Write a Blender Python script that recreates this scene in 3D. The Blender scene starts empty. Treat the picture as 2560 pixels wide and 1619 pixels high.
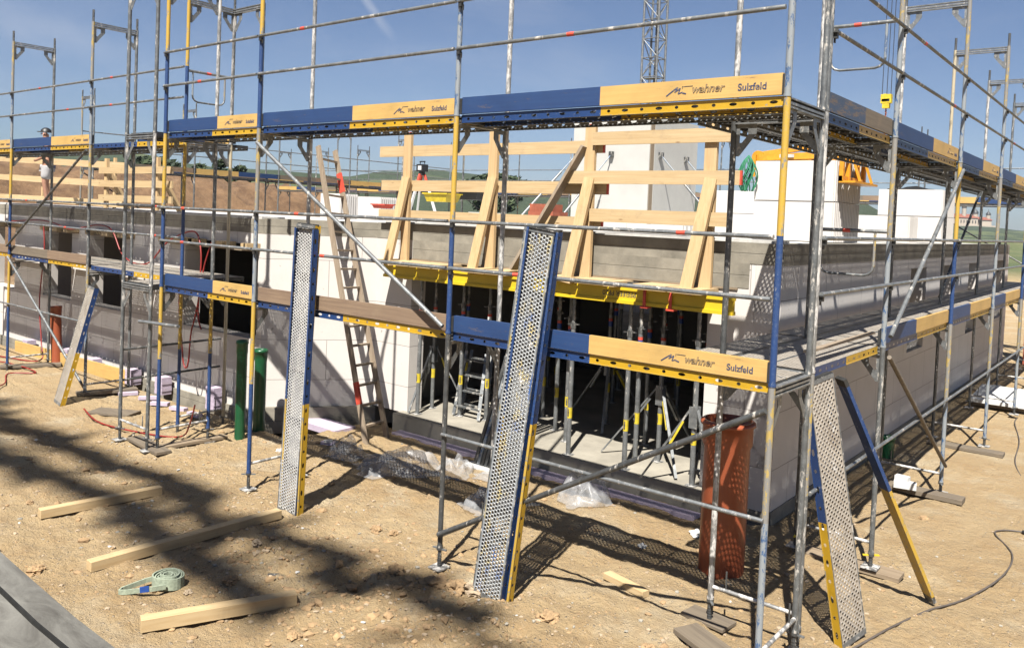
import bpy, bmesh, math, random
from mathutils import Vector, Matrix, noise
from math import radians, sin, cos, pi, sqrt, atan2
random.seed(7)
S = bpy.context.scene
COL = S.collection
# ------------------------------------------------------------------ camera
W, H = 2560, 1619
CAM = Vector((2.1194, -5.6043, 3.2933)); YAW, PITCH, ROLL, FPX = -0.6733, -0.0358, 0.0416, 2068.9
SX, SY = 1.59, -192.99
_f = Vector((sin(YAW)*cos(PITCH), cos(YAW)*cos(PITCH), sin(PITCH)))
_r = Vector((cos(YAW), -sin(YAW), 0)); _u = _r.cross(_f)
R_ = _r*cos(ROLL) + _u*sin(ROLL); U_ = -_r*sin(ROLL) + _u*cos(ROLL); F_ = _f
cd = bpy.data.cameras.new('camera'); cam = bpy.data.objects.new('camera', cd); COL.objects.link(cam)
cd.sensor_width = 36; cd.lens = 36*FPX/W; cd.shift_x = -SX/W; cd.shift_y = SY/W
cd.clip_start = .05; cd.clip_end = 6000
cam.matrix_world = Matrix(((R_.x, U_.x, -F_.x, CAM.x), (R_.y, U_.y, -F_.y, CAM.y), (R_.z, U_.z, -F_.z, CAM.z), (0, 0, 0, 1)))
S.camera = cam
def ray(u, v): return F_ + R_*((u-W/2-SX)/FPX) - U_*((v-H/2-SY)/FPX)
def on_z(u, v, z): q = ray(u, v); return CAM + q*((z-CAM.z)/q.z)
def on_y(u, v, y): q = ray(u, v); return CAM + q*((y-CAM.y)/q.y)
def at_d(u, v, d): return CAM + ray(u, v)*d
# ------------------------------------------------------------------ light
LD = Vector((-.27, .63, -1.0)).normalized()
sun = bpy.data.lights.new('sun', 'SUN'); so = bpy.data.objects.new('sun', sun); COL.objects.link(so)
sun.energy = 5.0; sun.angle = radians(.55); sun.color = (1, .955, .88)
so.rotation_euler = LD.to_track_quat('-Z', 'Y').to_euler(); so.location = (10, -20, 30)
w = bpy.data.worlds.new('World'); S.world = w; w.use_nodes = True
S.view_settings.view_transform = 'Standard'; S.view_settings.look = 'None'; S.view_settings.exposure = 1.52; S.view_settings.gamma = 1
S.render.engine = 'CYCLES'
S.cycles.transparent_max_bounces = 24; S.cycles.max_bounces = 6; S.cycles.diffuse_bounces = 3
def build_world():
    nt = w.node_tree; N = nt.nodes; L = nt.links; bg = N['Background']
    sky = N.new('ShaderNodeTexSky'); sky.sky_type = 'NISHITA'; sky.sun_disc = False
    sky.sun_elevation = math.asin(-LD.z); sky.sun_rotation = atan2(-LD.x, -LD.y)
    sky.air_density = 1.0; sky.dust_density = .6; sky.ozone_density = 2.2; sky.altitude = 300
    bg.inputs[1].default_value = .05
    tc = N.new('ShaderNodeTexCoord')
    def wisps(scale, sc3, lo, hi, amt, rot=0):
        mp = N.new('ShaderNodeMapping'); mp.inputs['Scale'].default_value = sc3; mp.inputs['Rotation'].default_value = (0, 0, rot)
        L.new(tc.outputs['Generated'], mp.inputs[0])
        n = N.new('ShaderNodeTexNoise'); n.inputs['Scale'].default_value = scale; n.inputs['Detail'].default_value = 7; n.inputs['Roughness'].default_value = .6; n.inputs['Distortion'].default_value = .6
        L.new(mp.outputs[0], n.inputs[0])
        r = N.new('ShaderNodeMapRange'); r.inputs[1].default_value = lo; r.inputs[2].default_value = hi; r.inputs[4].default_value = amt; r.interpolation_type = 'SMOOTHSTEP'
        L.new(n.outputs[0], r.inputs[0]); return r.outputs[0]
    def trail(u0, v0, u1, v1, wd, amt, edge=True):
        a = ray(u0, v0).normalized(); b = ray(u1, v1).normalized(); nrm = a.cross(b).normalized(); along = nrm.cross(a).normalized()
        if along.dot(b) < 0: along = -along
        tot = along.dot(b)
        def dot(v):
            d = N.new('ShaderNodeVectorMath'); d.operation = 'DOT_PRODUCT'; L.new(tc.outputs['Generated'], d.inputs[0]); d.inputs[1].default_value = v; return d.outputs['Value']
        n = N.new('ShaderNodeTexNoise'); n.inputs['Scale'].default_value = 30; n.inputs['Detail'].default_value = 5; L.new(tc.outputs['Generated'], n.inputs[0])
        ad = N.new('ShaderNodeMath'); ad.operation = 'MULTIPLY_ADD'; L.new(n.outputs[0], ad.inputs[0]); ad.inputs[1].default_value = wd*1.2; ad.inputs[2].default_value = -wd*.6
        s = N.new('ShaderNodeMath'); s.operation = 'ADD'; L.new(dot(nrm), s.inputs[0]); L.new(ad.outputs[0], s.inputs[1])
        ab = N.new('ShaderNodeMath'); ab.operation = 'ABSOLUTE'; L.new(s.outputs[0], ab.inputs[0])
        r = N.new('ShaderNodeMapRange'); r.inputs[1].default_value = 0; r.inputs[2].default_value = wd; r.inputs[3].default_value = amt; r.inputs[4].default_value = 0; r.interpolation_type = 'SMOOTHSTEP'
        L.new(ab.outputs[0], r.inputs[0])
        r2 = N.new('ShaderNodeMapRange'); r2.inputs[1].default_value = tot*.7; r2.inputs[2].default_value = tot*1.02; r2.inputs[3].default_value = 1; r2.inputs[4].default_value = 0
        L.new(dot(along), r2.inputs[0])
        m = N.new('ShaderNodeMath'); m.operation = 'MULTIPLY'; L.new(r.outputs[0], m.inputs[0]); L.new(r2.outputs[0], m.inputs[1]); return m.outputs[0]
    facs = [wisps(2.2, (1, 1, 3), .46, .85, .34, .5), wisps(5, (.5, 2, 2.5), .52, .85, .2, 1.1),
            trail(830, -120, 988, 102, .0085, .42), trail(-400, -90, 420, 170, .028, .2)]
    cur = facs[0]
    for f in facs[1:]:
        m = N.new('ShaderNodeMath'); m.operation = 'ADD'; m.use_clamp = True; L.new(cur, m.inputs[0]); L.new(f, m.inputs[1]); cur = m.outputs[0]
    mx = N.new('ShaderNodeMix'); mx.data_type = 'RGBA'; tn = N.new('ShaderNodeMix'); tn.data_type = 'RGBA'; tn.blend_type = 'MULTIPLY'; tn.inputs[0].default_value = 1; tn.inputs[7].default_value = (.41, .48, .60, 1); L.new(sky.outputs[0], tn.inputs[6])
    L.new(cur, mx.inputs[0]); L.new(tn.outputs[2], mx.inputs[6]); mx.inputs[7].default_value = (3.9, 4.2, 4.9, 1)
    L.new(mx.outputs[2], bg.inputs[0])
build_world()
# ------------------------------------------------------------------ materials
KA = .535      # scales the base colours below to real-world albedo
class Mt:
    def __init__(s, name):
        s.m = bpy.data.materials.new(name); s.m.use_nodes = True; s.N = s.m.node_tree.nodes; s.L = s.m.node_tree.links
        s.b = s.N['Principled BSDF']; s.tc = s.N.new('ShaderNodeTexCoord'); s.co = s.tc.outputs['Object']
    def mapv(s, sc=(1, 1, 1), rot=(0, 0, 0), src=None):
        n = s.N.new('ShaderNodeMapping'); n.inputs['Scale'].default_value = sc; n.inputs['Rotation'].default_value = rot
        s.L.new(src or s.co, n.inputs[0]); return n.outputs[0]
    def noise(s, sc, det=5, ro=.6, v=None, dist=0):
        n = s.N.new('ShaderNodeTexNoise'); n.inputs['Scale'].default_value = sc; n.inputs['Detail'].default_value = det; n.inputs['Roughness'].default_value = ro; n.inputs['Distortion'].default_value = dist
        s.L.new(v or s.co, n.inputs[0]); return n.outputs[0]
    def rng(s, x, a, b, c=0, d=1, smooth=False):
        n = s.N.new('ShaderNodeMapRange'); s.L.new(x, n.inputs[0])
        for i, q in enumerate((a, b, c, d)): n.inputs[i+1].default_value = q
        if smooth: n.interpolation_type = 'SMOOTHSTEP'
        return n.outputs[0]
    def math(s, op, a, b=None, c=None, clamp=False):
        n = s.N.new('ShaderNodeMath'); n.operation = op; n.use_clamp = clamp
        for i, q in enumerate((a, b, c)):
            if q is None: continue
            if isinstance(q, (int, float)): n.inputs[i].default_value = q
            else: s.L.new(q, n.inputs[i])
        return n.outputs[0]
    def mix(s, f, a, b):
        n = s.N.new('ShaderNodeMix'); n.data_type = 'RGBA'
        for i, q in ((0, f), (6, a), (7, b)):
            if isinstance(q, (int, float)): n.inputs[i].default_value = q
            elif isinstance(q, tuple): n.inputs[i].default_value = (*[c*KA for c in q[:3]], 1)
            else: s.L.new(q, n.inputs[i])
        return n.outputs[2]
    def sep(s, v=None):
        n = s.N.new('ShaderNodeSeparateXYZ'); s.L.new(v or s.co, n.inputs[0]); return n.outputs
    def comb(s, x, y, z):
        n = s.N.new('ShaderNodeCombineXYZ')
        for i, q in enumerate((x, y, z)):
            if isinstance(q, (int, float)): n.inputs[i].default_value = q
            else: s.L.new(q, n.inputs[i])
        return n.outputs[0]
    def out(s, col=None, rough=None, metal=None, bump=None, bs=.3, bd=.01, alpha=None):
        for k, q in (('Base Color', col), ('Roughness', rough), ('Metallic', metal), ('Alpha', alpha)):
            if q is None: continue
            if isinstance(q, (int, float)): s.b.inputs[k].default_value = q
            elif isinstance(q, tuple): s.b.inputs[k].default_value = (*[c*KA for c in q], 1)
            else: s.L.new(q, s.b.inputs[k])
        if bump is not None:
            n = s.N.new('ShaderNodeBump'); n.inputs['Strength'].default_value = bs; n.inputs['Distance'].default_value = bd
            s.L.new(bump, n.inputs['Height']); s.L.new(n.outputs[0], s.b.inputs['Normal'])
        return s.m
def plain(name, col, rough=.6, metal=0, var=.25, sc=12):
    m = Mt(name); n = m.noise(sc); c = m.mix(m.rng(n, .3, .7), tuple(q*(1-var) for q in col), tuple(min(1, q*(1+var)) for q in col))
    return m.out(c, rough, metal, n, .15, .004)
def galv(name, col=(.25, .265, .27), splash=0., dust=(.62, .58, .52), metal=.55, rough=.45):
    m = Mt(name); n = m.noise(9, 6, .7); n2 = m.noise(60, 3)
    c = m.mix(m.rng(n, .35, .65), tuple(q*.65 for q in col), tuple(q*1.25 for q in col))
    c = m.mix(m.rng(n2, .55, .7, 0, .35), c, tuple(q*1.5 for q in col))
    met = metal
    if splash > 0:
        k = m.noise(14, 8, .75, m.mapv((1, 1, .35)), 0.4); f = m.rng(k, .62-splash*.25, .66-splash*.2)
        c = m.mix(f, c, dust); met = m.rng(f, 0, 1, metal, 0)
    return m.out(c, rough, met, n2, .2, .003)
def paint(name, col, wear=.3, under=(.30, .29, .27), rough=.42, dust=(.5, .43, .33)):
    m = Mt(name); k = m.noise(20, 8, .75, m.mapv((1, 1, .4))); n = m.noise(5, 4)
    c = m.mix(m.rng(n, .3, .75, 0, .5), col, tuple(q*.7+.03 for q in col))
    c = m.mix(m.rng(m.noise(40, 4), .5, .8, 0, .4), c, dust)
    c = m.mix(m.rng(k, .66-wear*.2, .69-wear*.2), c, under)
    return m.out(c, rough, 0, k, .25, .002)
def wood(name, a, b, rough=.7, axis='x', knots=True, bs=.2):
    m = Mt(name); sc = {'x': (.5, 14, 14), 'z': (14, 14, .5), 'y': (14, .5, 14)}[axis]
    g = m.noise(2.2, 6, .6, m.mapv(sc), 1.2); g2 = m.noise(1.3, 3)
    c = m.mix(m.rng(g, .35, .68), a, b); c = m.mix(m.rng(g2, .35, .7, 0, .35), c, tuple(q*.8 for q in a))
    c = m.mix(m.rng(m.noise(3, 7, .75), .56, .72, 0, .45), c, (.34, .25, .16))
    if knots:
        v = m.N.new('ShaderNodeTexVoronoi'); v.inputs['Scale'].default_value = 1.6; m.L.new(m.mapv({'x': (1, 3, 3), 'z': (3, 3, 1), 'y': (3, 1, 3)}[axis]), v.inputs[0])
        c = m.mix(m.rng(v.outputs[0], .02, .07, .75, 0), c, (.2, .09, .03))
    return m.out(c, rough, 0, g, bs, .003)
def perf_nodes(m, px=.034, py=.030, r=.0095, half=.135, xpad=None):
    X, Y, Z = m.sep()[0:3]
    ds = []
    for o in (0, .5):
        fx = m.math('SUBTRACT', m.math('FRACT', m.math('ADD', m.math('DIVIDE', X, px), o)), .5)
        fy = m.math('SUBTRACT', m.math('FRACT', m.math('ADD', m.math('DIVIDE', Y, py*2), o)), .5)
        a = m.math('MULTIPLY', fx, px); b = m.math('MULTIPLY', fy, py*2)
        ds.append(m.math('SQRT', m.math('ADD', m.math('MULTIPLY', a, a), m.math('MULTIPLY', b, b))))
    d = m.math('MINIMUM', *ds)
    inside = m.math('LESS_THAN', m.math('ABSOLUTE', Y), half)
    hole = m.math('MULTIPLY', m.math('LESS_THAN', d, r), inside)
    return d, inside, hole
def perf(name, base, over=None, r=.0095, px=.034, py=.03, half=.135, rim_glint=.3):
    m = Mt(name); d, ins, hole = perf_nodes(m, px, py, r, half)
    n = m.noise(7, 6, .7); c = m.mix(m.rng(n, .3, .7), tuple(q*.7 for q in base), tuple(min(.85, q*1.2) for q in base))
    if over:
        for i, (col, sc, t) in enumerate(over):
            k = m.noise(sc, 6, .65, m.mapv((.6, 1.6, 1), (0, 0, i*.7))); c = m.mix(m.rng(k, t, t+.08, 0, .9), c, col)
    crust = m.rng(m.noise(6, 7, .75, m.mapv((.7, 1.3, 1))), .60, .63); c = m.mix(crust, c, (.78, .75, .70)); hole = m.math('MULTIPLY', hole, m.math('SUBTRACT', 1, crust)) if rim_glint > .5 else hole
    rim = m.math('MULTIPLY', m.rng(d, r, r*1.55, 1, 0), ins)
    c = m.mix(m.math('MULTIPLY', rim, rim_glint), c, (.82, .80, .76))  # pale rings paint the highlight on the raised hole rims
    return m.out(c, .5, .12, rim, 1.0, .006, m.math('SUBTRACT', 1, hole))
def sideperf(name, col, wear=.3):
    m = Mt(name); X, Y, Z = m.sep()[0:3]
    fx = m.math('MULTIPLY', m.math('SUBTRACT', m.math('FRACT', m.math('DIVIDE', X, .15)), .5), .15)
    alt = m.math('GREATER_THAN', m.math('FRACT', m.math('DIVIDE', X, .30)), .5)
    ex = m.math('MULTIPLY_ADD', alt, .014, .015); a = m.math('DIVIDE', fx, ex); b = m.math('DIVIDE', m.math('ADD', Z, .036), .012)
    h = m.math('LESS_THAN', m.math('ADD', m.math('MULTIPLY', a, a), m.math('MULTIPLY', b, b)), 1)
    k = m.noise(18, 8, .75); c = m.mix(m.rng(m.noise(4), .3, .7), tuple(q*.75 for q in col), col)
    c = m.mix(m.rng(k, .68-wear*.2, .72-wear*.2), c, (.32, .32, .31))
    return m.out(c, .45, 0, k, .2, .002, m.math('SUBTRACT', 1, h))
def blocks(name, col=(.84, .79, .74), row=.625, wid=1.0, mort=(.40, .37, .34), ms=.006, z0=0, stain=.35):
    m = Mt(name); X, Y, Z = m.sep()[0:3]; wob = m.math('MULTIPLY', m.noise(3.5, 3), .012); v = m.comb(m.math('ADD', X, wob), m.math('ADD', Z, wob), 0)
    n = m.N.new('ShaderNodeTexBrick'); m.L.new(v, n.inputs[0]); n.inputs['Scale'].default_value = 1; n.inputs['Mortar Size'].default_value = ms
    n.inputs['Brick Width'].default_value = wid; n.inputs['Row Height'].default_value = row; n.inputs['Mortar Smooth'].default_value = .3
    n.inputs['Color1'].default_value = (*[q*KA for q in col], 1); n.inputs['Color2'].default_value = (*[q*.95*KA for q in col], 1); n.inputs['Mortar'].default_value = (*[q*KA for q in mort], 1)
    k = m.noise(1.6, 6, .6); c = m.mix(m.rng(k, .42, .75, 0, stain), n.outputs[0], tuple(q*.72 for q in col))
    c = m.mix(m.rng(m.noise(16, 6, .7), .6, .75, 0, .25), c, (.5, .47, .43))
    c = m.mix(m.rng(m.noise(4.5, 8, .8, m.mapv((1, 1, .6))), .60, .66, 0, .35), c, (.60, .55, .49)); c = m.mix(m.rng(m.noise(9, 3), .71, .735, 0, .8), c, (.33, .30, .27))
    f = m.noise(120, 3)
    hh = m.math('ADD', m.math('MULTIPLY', n.outputs[1], -.8), m.math('MULTIPLY', f, .25))
    return m.out(c, .92, 0, hh, .35, .006)
def concrete(name, col=(.33, .31, .27), boards=0, rough=.9, sc=3):
    m = Mt(name); n = m.noise(sc, 8, .65); n2 = m.noise(45, 4)
    c = m.mix(m.rng(n, .3, .72), tuple(q*.62 for q in col), tuple(q*1.25 for q in col))
    c = m.mix(m.rng(n2, .62, .75, 0, .4), c, tuple(q*.5 for q in col)); h = m.math('ADD', m.math('MULTIPLY', n2, .3), n)
    if boards:
        X, Y, Z = m.sep()[0:3]; ln = m.rng(m.math('ABSOLUTE', m.math('SUBTRACT', m.math('FRACT', m.math('DIVIDE', m.math('ADD', Z, m.math('MULTIPLY', n, .012)), boards)), .5)), .47, .5)
        c = m.mix(m.math('MULTIPLY', ln, .7), c, tuple(q*.35 for q in col)); h = m.math('SUBTRACT', h, ln)
    return m.out(c, rough, 0, h, .4, .008)
def ground_mat():
    m = Mt('dirt'); a = m.noise(.55, 6, .6); b = m.noise(3.2, 8, .7); c3 = m.noise(17, 6, .75); c4 = m.noise(70, 4, .7)
    c = m.mix(m.rng(a, .32, .68), (.54, .37, .18), (.66, .49, .27))
    c = m.mix(m.rng(m.noise(.9, 5, .65), .52, .66, 0, .8), c, (.70, .58, .39)); c = m.mix(m.rng(b, .46, .72, 0, .5), c, (.46, .28, .12))
    c = m.mix(m.rng(c3, .52, .72, 0, .6), c, (.68, .52, .33))
    c = m.mix(m.rng(c4, .6, .74, 0, .5), c, (.32, .20, .10))
    X, Y, Z = m.sep()[0:3]
    bank = m.rng(X, -34, -30, 1, 0); c = m.mix(bank, c, m.mix(m.rng(m.noise(.9, 8, .75), .38, .62), (.15, .08, .038), (.32, .19, .095)))
    far = m.math('MAXIMUM', m.rng(Y, 60, 90), m.rng(X, -70, -55, 1, 0)); c = m.mix(far, c, m.mix(m.rng(m.noise(.02, 3), .4, .6), (.07, .11, .03), (.16, .17, .06)))
    v = m.N.new('ShaderNodeTexVoronoi'); v.inputs['Scale'].default_value = 22; m.L.new(m.co, v.inputs[0])
    st = m.math('MULTIPLY', m.rng(v.outputs[0], .16, .24, 1, 0), m.rng(m.noise(5, 3), .42, .55))
    c = m.mix(m.math('MULTIPLY', st, .75), c, (.60, .50, .38))
    h = m.math('ADD', m.math('MULTIPLY', b, 1.6), m.math('ADD', m.math('MULTIPLY', c3, .9), m.math('ADD', m.math('MULTIPLY', c4, .35), m.math('MULTIPLY', st, .35))))
    return m.out(c, .95, 0, h, 1.0, .06)
M = {}
M['galv'] = galv('galvanised', splash=.35); M['galvc'] = galv('galvanised_clean', (.32, .335, .34), .2); M['galvd'] = galv('galvanised_dull', (.16, .165, .165), .25)
M['splash'] = galv('galvanised_cement', (.42, .42, .41), .55, (.75, .72, .68)); M['beige'] = galv('galvanised_beige', (.42, .37, .27), .9, (.6, .52, .36))
M['yel'] = paint('yellow_paint', (.70, .45, .06), .5); M['yelw'] = paint('yellow_paint_worn', (.58, .42, .12), 1.1)
M['blu'] = paint('blue_paint', (.018, .066, .22), .3, (.28, .31, .36), dust=(.16, .22, .32)); M['bluw'] = paint('blue_paint_worn', (.06, .14, .30), 1.1, (.33, .36, .38))
M['sy'] = sideperf('channel_yellow', (.72, .43, .02)); M['sb'] = sideperf('channel_blue', (.018, .065, .22)); M['sg'] = sideperf('channel_grey', (.33, .33, .32))
M['deck'] = perf('deck_sheet', (.50, .47, .42), r=.0082, px=.050, py=.025); M['deckd'] = perf('deck_sheet_dusty', (.56, .50, .42), [((.40, .34, .27), 4, .55)], r=.0082, px=.050, py=.025)
M['plk'] = perf('plank_sheet', (.60, .60, .59), [((.80, .78, .74), 9, .50), ((.03, .12, .35), 5, .66)], r=.0095, rim_glint=.75)
M['deckshade'] = perf('deck_underside_shade', (.085, .082, .07), r=.0082, px=.050, py=.025, rim_glint=0)  # base colour darkened to stand for the shade below the deck
M['plkp'] = perf('plank_sheet_painted', (.40, .43, .45), [((.62, .46, .08), 6, .54), ((.03, .13, .42), 5, .56), ((.7, .69, .66), 14, .6)], r=.0105, rim_glint=.65)
def board(name, a, b_, chip, amt):
    m = Mt(name); g = m.noise(2.2, 6, .6, m.mapv((.5, 14, 14)), 1.2); k = m.noise(9, 8, .8, m.mapv((.5, 2, 3))); k2 = m.noise(2.5, 4)
    c = m.mix(m.rng(g, .35, .68), a, b_); c = m.mix(m.rng(k2, .45, .75, 0, .45), c, tuple(q*.6 for q in a)); c = m.mix(m.rng(k, .66-amt, .70-amt, 0, .85), c, chip)
    return m.out(c, .6, 0, k, .3, .003)
M['bb'] = paint('board_blue', (.018, .07, .24), -.15, (.16, .12, .09), dust=(.05, .11, .26))
M['by'] = board('board_yellow', (.78, .51, .17), (.68, .42, .13), (.26, .17, .10), .045); M['bb'] = board('board_blue', (.014, .052, .175), (.02, .068, .20), (.17, .13, .10), .05); M['bbw'] = board('board_blue_worn', (.05, .09, .17), (.08, .11, .17), (.22, .16, .11), .14)
M['bw'] = wood('board_worn', (.36, .25, .16), (.20, .13, .09)); M['bw2'] = wood('board_grey', (.26, .21, .15), (.15, .12, .09))
M['pine'] = wood('pine', (.76, .57, .32), (.60, .41, .20)); M['pinez'] = wood('pine_upright', (.78, .56, .30), (.64, .41, .19), axis='z')
M['old'] = wood('old_wood', (.46, .37, .27), (.30, .22, .15), axis='z'); M['oldx'] = wood('old_plank', (.40, .31, .21), (.26, .19, .12))
M['wally'] = blocks('aerated_block_wall'); M['block'] = blocks('block_white', (.80, .765, .73), 9, 9, stain=.35)
M['band'] = concrete('concrete_band', (.33, .30, .24), .25); M['conc'] = concrete('concrete_floor', (.42, .385, .315), sc=1.5); M['slabc'] = concrete('concrete_slab', (.72, .70, .66))
M['precast'] = plain('precast_panel', (.62, .61, .57), .9, 0, .07, 1.5); mN = Mt('fresh_concrete'); nA = mN.noise(2.2, 8, .7, mN.mapv((1, 2.5, 1), (0, 0, .6)), .8); nB = mN.noise(30, 5); M['newc'] = mN.out(mN.mix(mN.rng(nB, .55, .8, 0, .3), mN.mix(mN.rng(nA, .32, .68), (.10, .092, .078), (.30, .29, .255)), (.1, .09, .08)), .75, 0, nB, .4, .004)
M['dirt'] = ground_mat(); M['clod'] = plain('clod', (.43, .285, .15), 1, 0, .35, 14)
M['black'] = plain('black_plastic', (.015, .015, .016), .5); M['dark'] = plain('dark_steel', (.06, .06, .058), .5, .3)
M['red'] = plain('red_tape', (.75, .09, .05), .6); M['redh'] = plain('red_hose', (.32, .022, .016), .45); M['orange'] = plain('orange_steel', (.82, .36, .02), .45, 0, .15)
M['pipe'] = plain('brown_orange_pipe', (.42, .105, .045), .38, 0, .08, 2); M['green'] = plain('green_pipe', (.010, .10, .038), .35, 0, .15); M['net'] = plain('green_net', (.01, .20, .09), .7)

for k_, n_, c_ in (('text', 'blue_lettering', (.03, .05, .13)), ('text2', 'dark_lettering', (.06, .06, .07))):
    m_ = Mt(n_); M[k_] = m_.out(m_.mix(m_.rng(m_.noise(38, 5, .7), .50, .62, 0, .65), c_, (.60, .42, .18)), .8)
M['ytub'] = plain('yellow_plastic', (.85, .62, .03), .5); M['white'] = plain('white_plastic', (.8, .8, .78), .6, 0, .06); M['lilac'] = plain('lilac_foam', (.62, .52, .64), .85, 0, .1)
M['hyel'] = plain('beam_yellow', (.86, .60, .02), .5, 0, .08, 3); M['label'] = plain('label_yellow', (.80, .62, .04), .5); M['brick'] = plain('red_brick', (.38, .10, .05), .9, 0, .3, 5)
M['webb'] = plain('webbing', (.38, .44, .33), .85, 0, .25, 40); M['blulab'] = plain('blue_label', (.02, .08, .35), .5); M['cable'] = plain('rubber_cable', (.12, .10, .085), .6)
M['stone'] = plain('stone', (.48, .37, .25), .95, 0, .35, 8); M['skin'] = plain('skin', (.50, .26, .17), .6, 0, .08); M['short'] = plain('grey_shorts', (.50, .49, .50), .9, 0, .1); M['roof'] = plain('red_roof', (.30, .09, .05), .9); M['plaster'] = plain('pale_plaster', (.55, .47, .38), .9)
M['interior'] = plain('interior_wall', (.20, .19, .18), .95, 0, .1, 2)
# ------------------------------------------------------------------ builders
class MB:
    def __init__(s): s.v = []; s.f = []; s.mi = []; s.mats = []; s.sm = []
    def _m(s, m):
        if m not in s.mats: s.mats.append(m)
        return s.mats.index(m)
    def add(s, vs, fs, m, smooth=False):
        o = len(s.v); i = s._m(m); s.v += [Vector(q) for q in vs]
        for f in fs: s.f.append([o+q for q in f]); s.mi.append(i); s.sm.append(smooth)
        return s
    def box(s, c, d, m, rz=0, mat=None):
        cx, cy, cz = c; hx, hy, hz = d[0]/2, d[1]/2, d[2]/2
        vs = [Vector((x, y, z)) for z in (-hz, hz) for x, y in ((-hx, -hy), (hx, -hy), (hx, hy), (-hx, hy))]
        rm = mat or Matrix.Rotation(rz, 3, 'Z'); vs = [rm @ q + Vector(c) for q in vs]
        return s.add(vs, [(3, 2, 1, 0), (4, 5, 6, 7), (0, 1, 5, 4), (1, 2, 6, 5), (2, 3, 7, 6), (3, 0, 4, 7)], m)
    def bx(s, a, b, m): return s.box([(p+q)/2 for p, q in zip(a, b)], [abs(p-q) for p, q in zip(a, b)], m)
    def bar(s, a, b, w_, h_, m, up=(0, 0, 1)):
        a = Vector(a); b = Vector(b); x = (b-a); L = x.length; x.normalize(); u = Vector(up)
        if abs(u.dot(x)) > .99: u = Vector((0, 1, 0))
        y = u.cross(x).normalized(); z = x.cross(y)
        return s.box((a+b)/2, (L, w_, h_), m, mat=Matrix((x, y, z)).transposed())
    def tube(s, a, b, r, m, n=10, r2=None, cap=True):
        a = Vector(a); b = Vector(b); x = (b-a).normalized(); u = Vector((0, 0, 1)) if abs(x.z) < .9 else Vector((1, 0, 0))
        y = u.cross(x).normalized(); z = x.cross(y); r2 = r if r2 is None else r2
        vs = [a+(y*cos(t)+z*sin(t))*r for t in [2*pi*i/n for i in range(n)]]+[b+(y*cos(t)+z*sin(t))*r2 for t in [2*pi*i/n for i in range(n)]]
        s.add(vs, [(i, (i+1) % n, n+(i+1) % n, n+i) for i in range(n)], m, True)
        if cap: s.add(vs, [tuple(range(n-1, -1, -1)), tuple(range(n, 2*n))], m)
        return s
    def path(s, pts, r, m, n=8, close=False):
        pts = [Vector(p) for p in pts]; rings = []; prev = None; N_ = len(pts)
        for i, p in enumerate(pts):
            t = (pts[(i+1) % N_ if close else min(i+1, N_-1)]-pts[(i-1) % N_ if close else max(i-1, 0)]).normalized()
            u = prev if prev is not None else (Vector((0, 0, 1)) if abs(t.z) < .9 else Vector((1, 0, 0)))
            y = (u - t*u.dot(t)).normalized(); prev = y; z = t.cross(y); rings.append([p+(y*cos(a)+z*sin(a))*r for a in [2*pi*k/n for k in range(n)]])
        vs = [q for rg in rings for q in rg]; fs = []
        for i in range(N_ if close else N_-1):
            j = (i+1) % N_
            for k in range(n): fs.append((i*n+k, i*n+(k+1) % n, j*n+(k+1) % n, j*n+k))
        return s.add(vs, fs, m, True)
    def prism(s, poly, ax, a, b, m):
        # poly in the two axes other than ax, extruded between a and b along ax
        def mk(p, q): l = list(p); l.insert(ax, q); return l
        n = len(poly); vs = [mk(p, a) for p in poly]+[mk(p, b) for p in poly]
        return s.add(vs, [tuple(range(n)), tuple(range(2*n-1, n-1, -1))]+[(i, (i+1) % n, n+(i+1) % n, n+i) for i in range(n)], m)
    def lathe(s, prof, c, m, n=28, close=False):
        vs = []; k = len(prof)
        for i in range(n):
            a = 2*pi*i/n; vs += [(c[0]+r*cos(a), c[1]+r*sin(a), c[2]+z) for r, z in prof]
        fs = [(i*k+j, ((i+1) % n)*k+j, ((i+1) % n)*k+j+1, i*k+j+1) for i in range(n) for j in range(k-1)]
        return s.add(vs, fs, m, True)
    def mesh(s, name, off=(0, 0, 0)):
        me = bpy.data.meshes.new(name); o = Vector(off); me.from_pydata([tuple(q-o) for q in s.v], [], s.f)
        for m in s.mats: me.materials.append(M[m] if isinstance(m, str) else m)
        me.polygons.foreach_set('material_index', s.mi); me.polygons.foreach_set('use_smooth', s.sm); me.update()
        bm = bmesh.new(); bm.from_mesh(me); bmesh.ops.recalc_face_normals(bm, faces=bm.faces); bm.to_mesh(me); bm.free()
        return me
    def build(s, name, parent=None, label=None, mesh=None):
        off = WL.get(parent.name, Vector()) if parent else Vector()
        return link(name, s.mesh(name, off), parent, label)
WL = {}
def link(name, me, parent=None, label=None, loc=None, rot=None):
    o = bpy.data.objects.new(name, me); COL.objects.link(o)
    base = WL.get(parent.name, Vector()) if parent else Vector()
    WL[o.name] = base if parent else Vector()
    if parent: o.parent = parent
    if loc is not None:
        o.location = Vector(loc)-base; WL[o.name] = Vector(loc)
    if rot is not None: o.rotation_euler = rot
    if label: o['label'] = label
    return o
def tag(o, label=None, cat=None, group=None, kind=None):
    if label: o['label'] = label
    if cat: o['category'] = cat
    if group: o['group'] = group
    if kind: o['kind'] = kind
    return o
def thing(name, label, cat, loc=(0, 0, 0), group=None, rz=0):
    o = bpy.data.objects.new(name, None); COL.objects.link(o); o.location = loc; o.rotation_euler = (0, 0, rz); WL[o.name] = Vector(loc)
    o.empty_display_size = .2
    return tag(o, label, cat, group)
def local(name, mb, parent, label=None):      # geometry already in the parent's local space
    o = bpy.data.objects.new(name, mb.mesh(name)); COL.objects.link(o); o.parent = parent; WL[o.name] = Vector()
    if label: o['label'] = label
    return o
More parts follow.
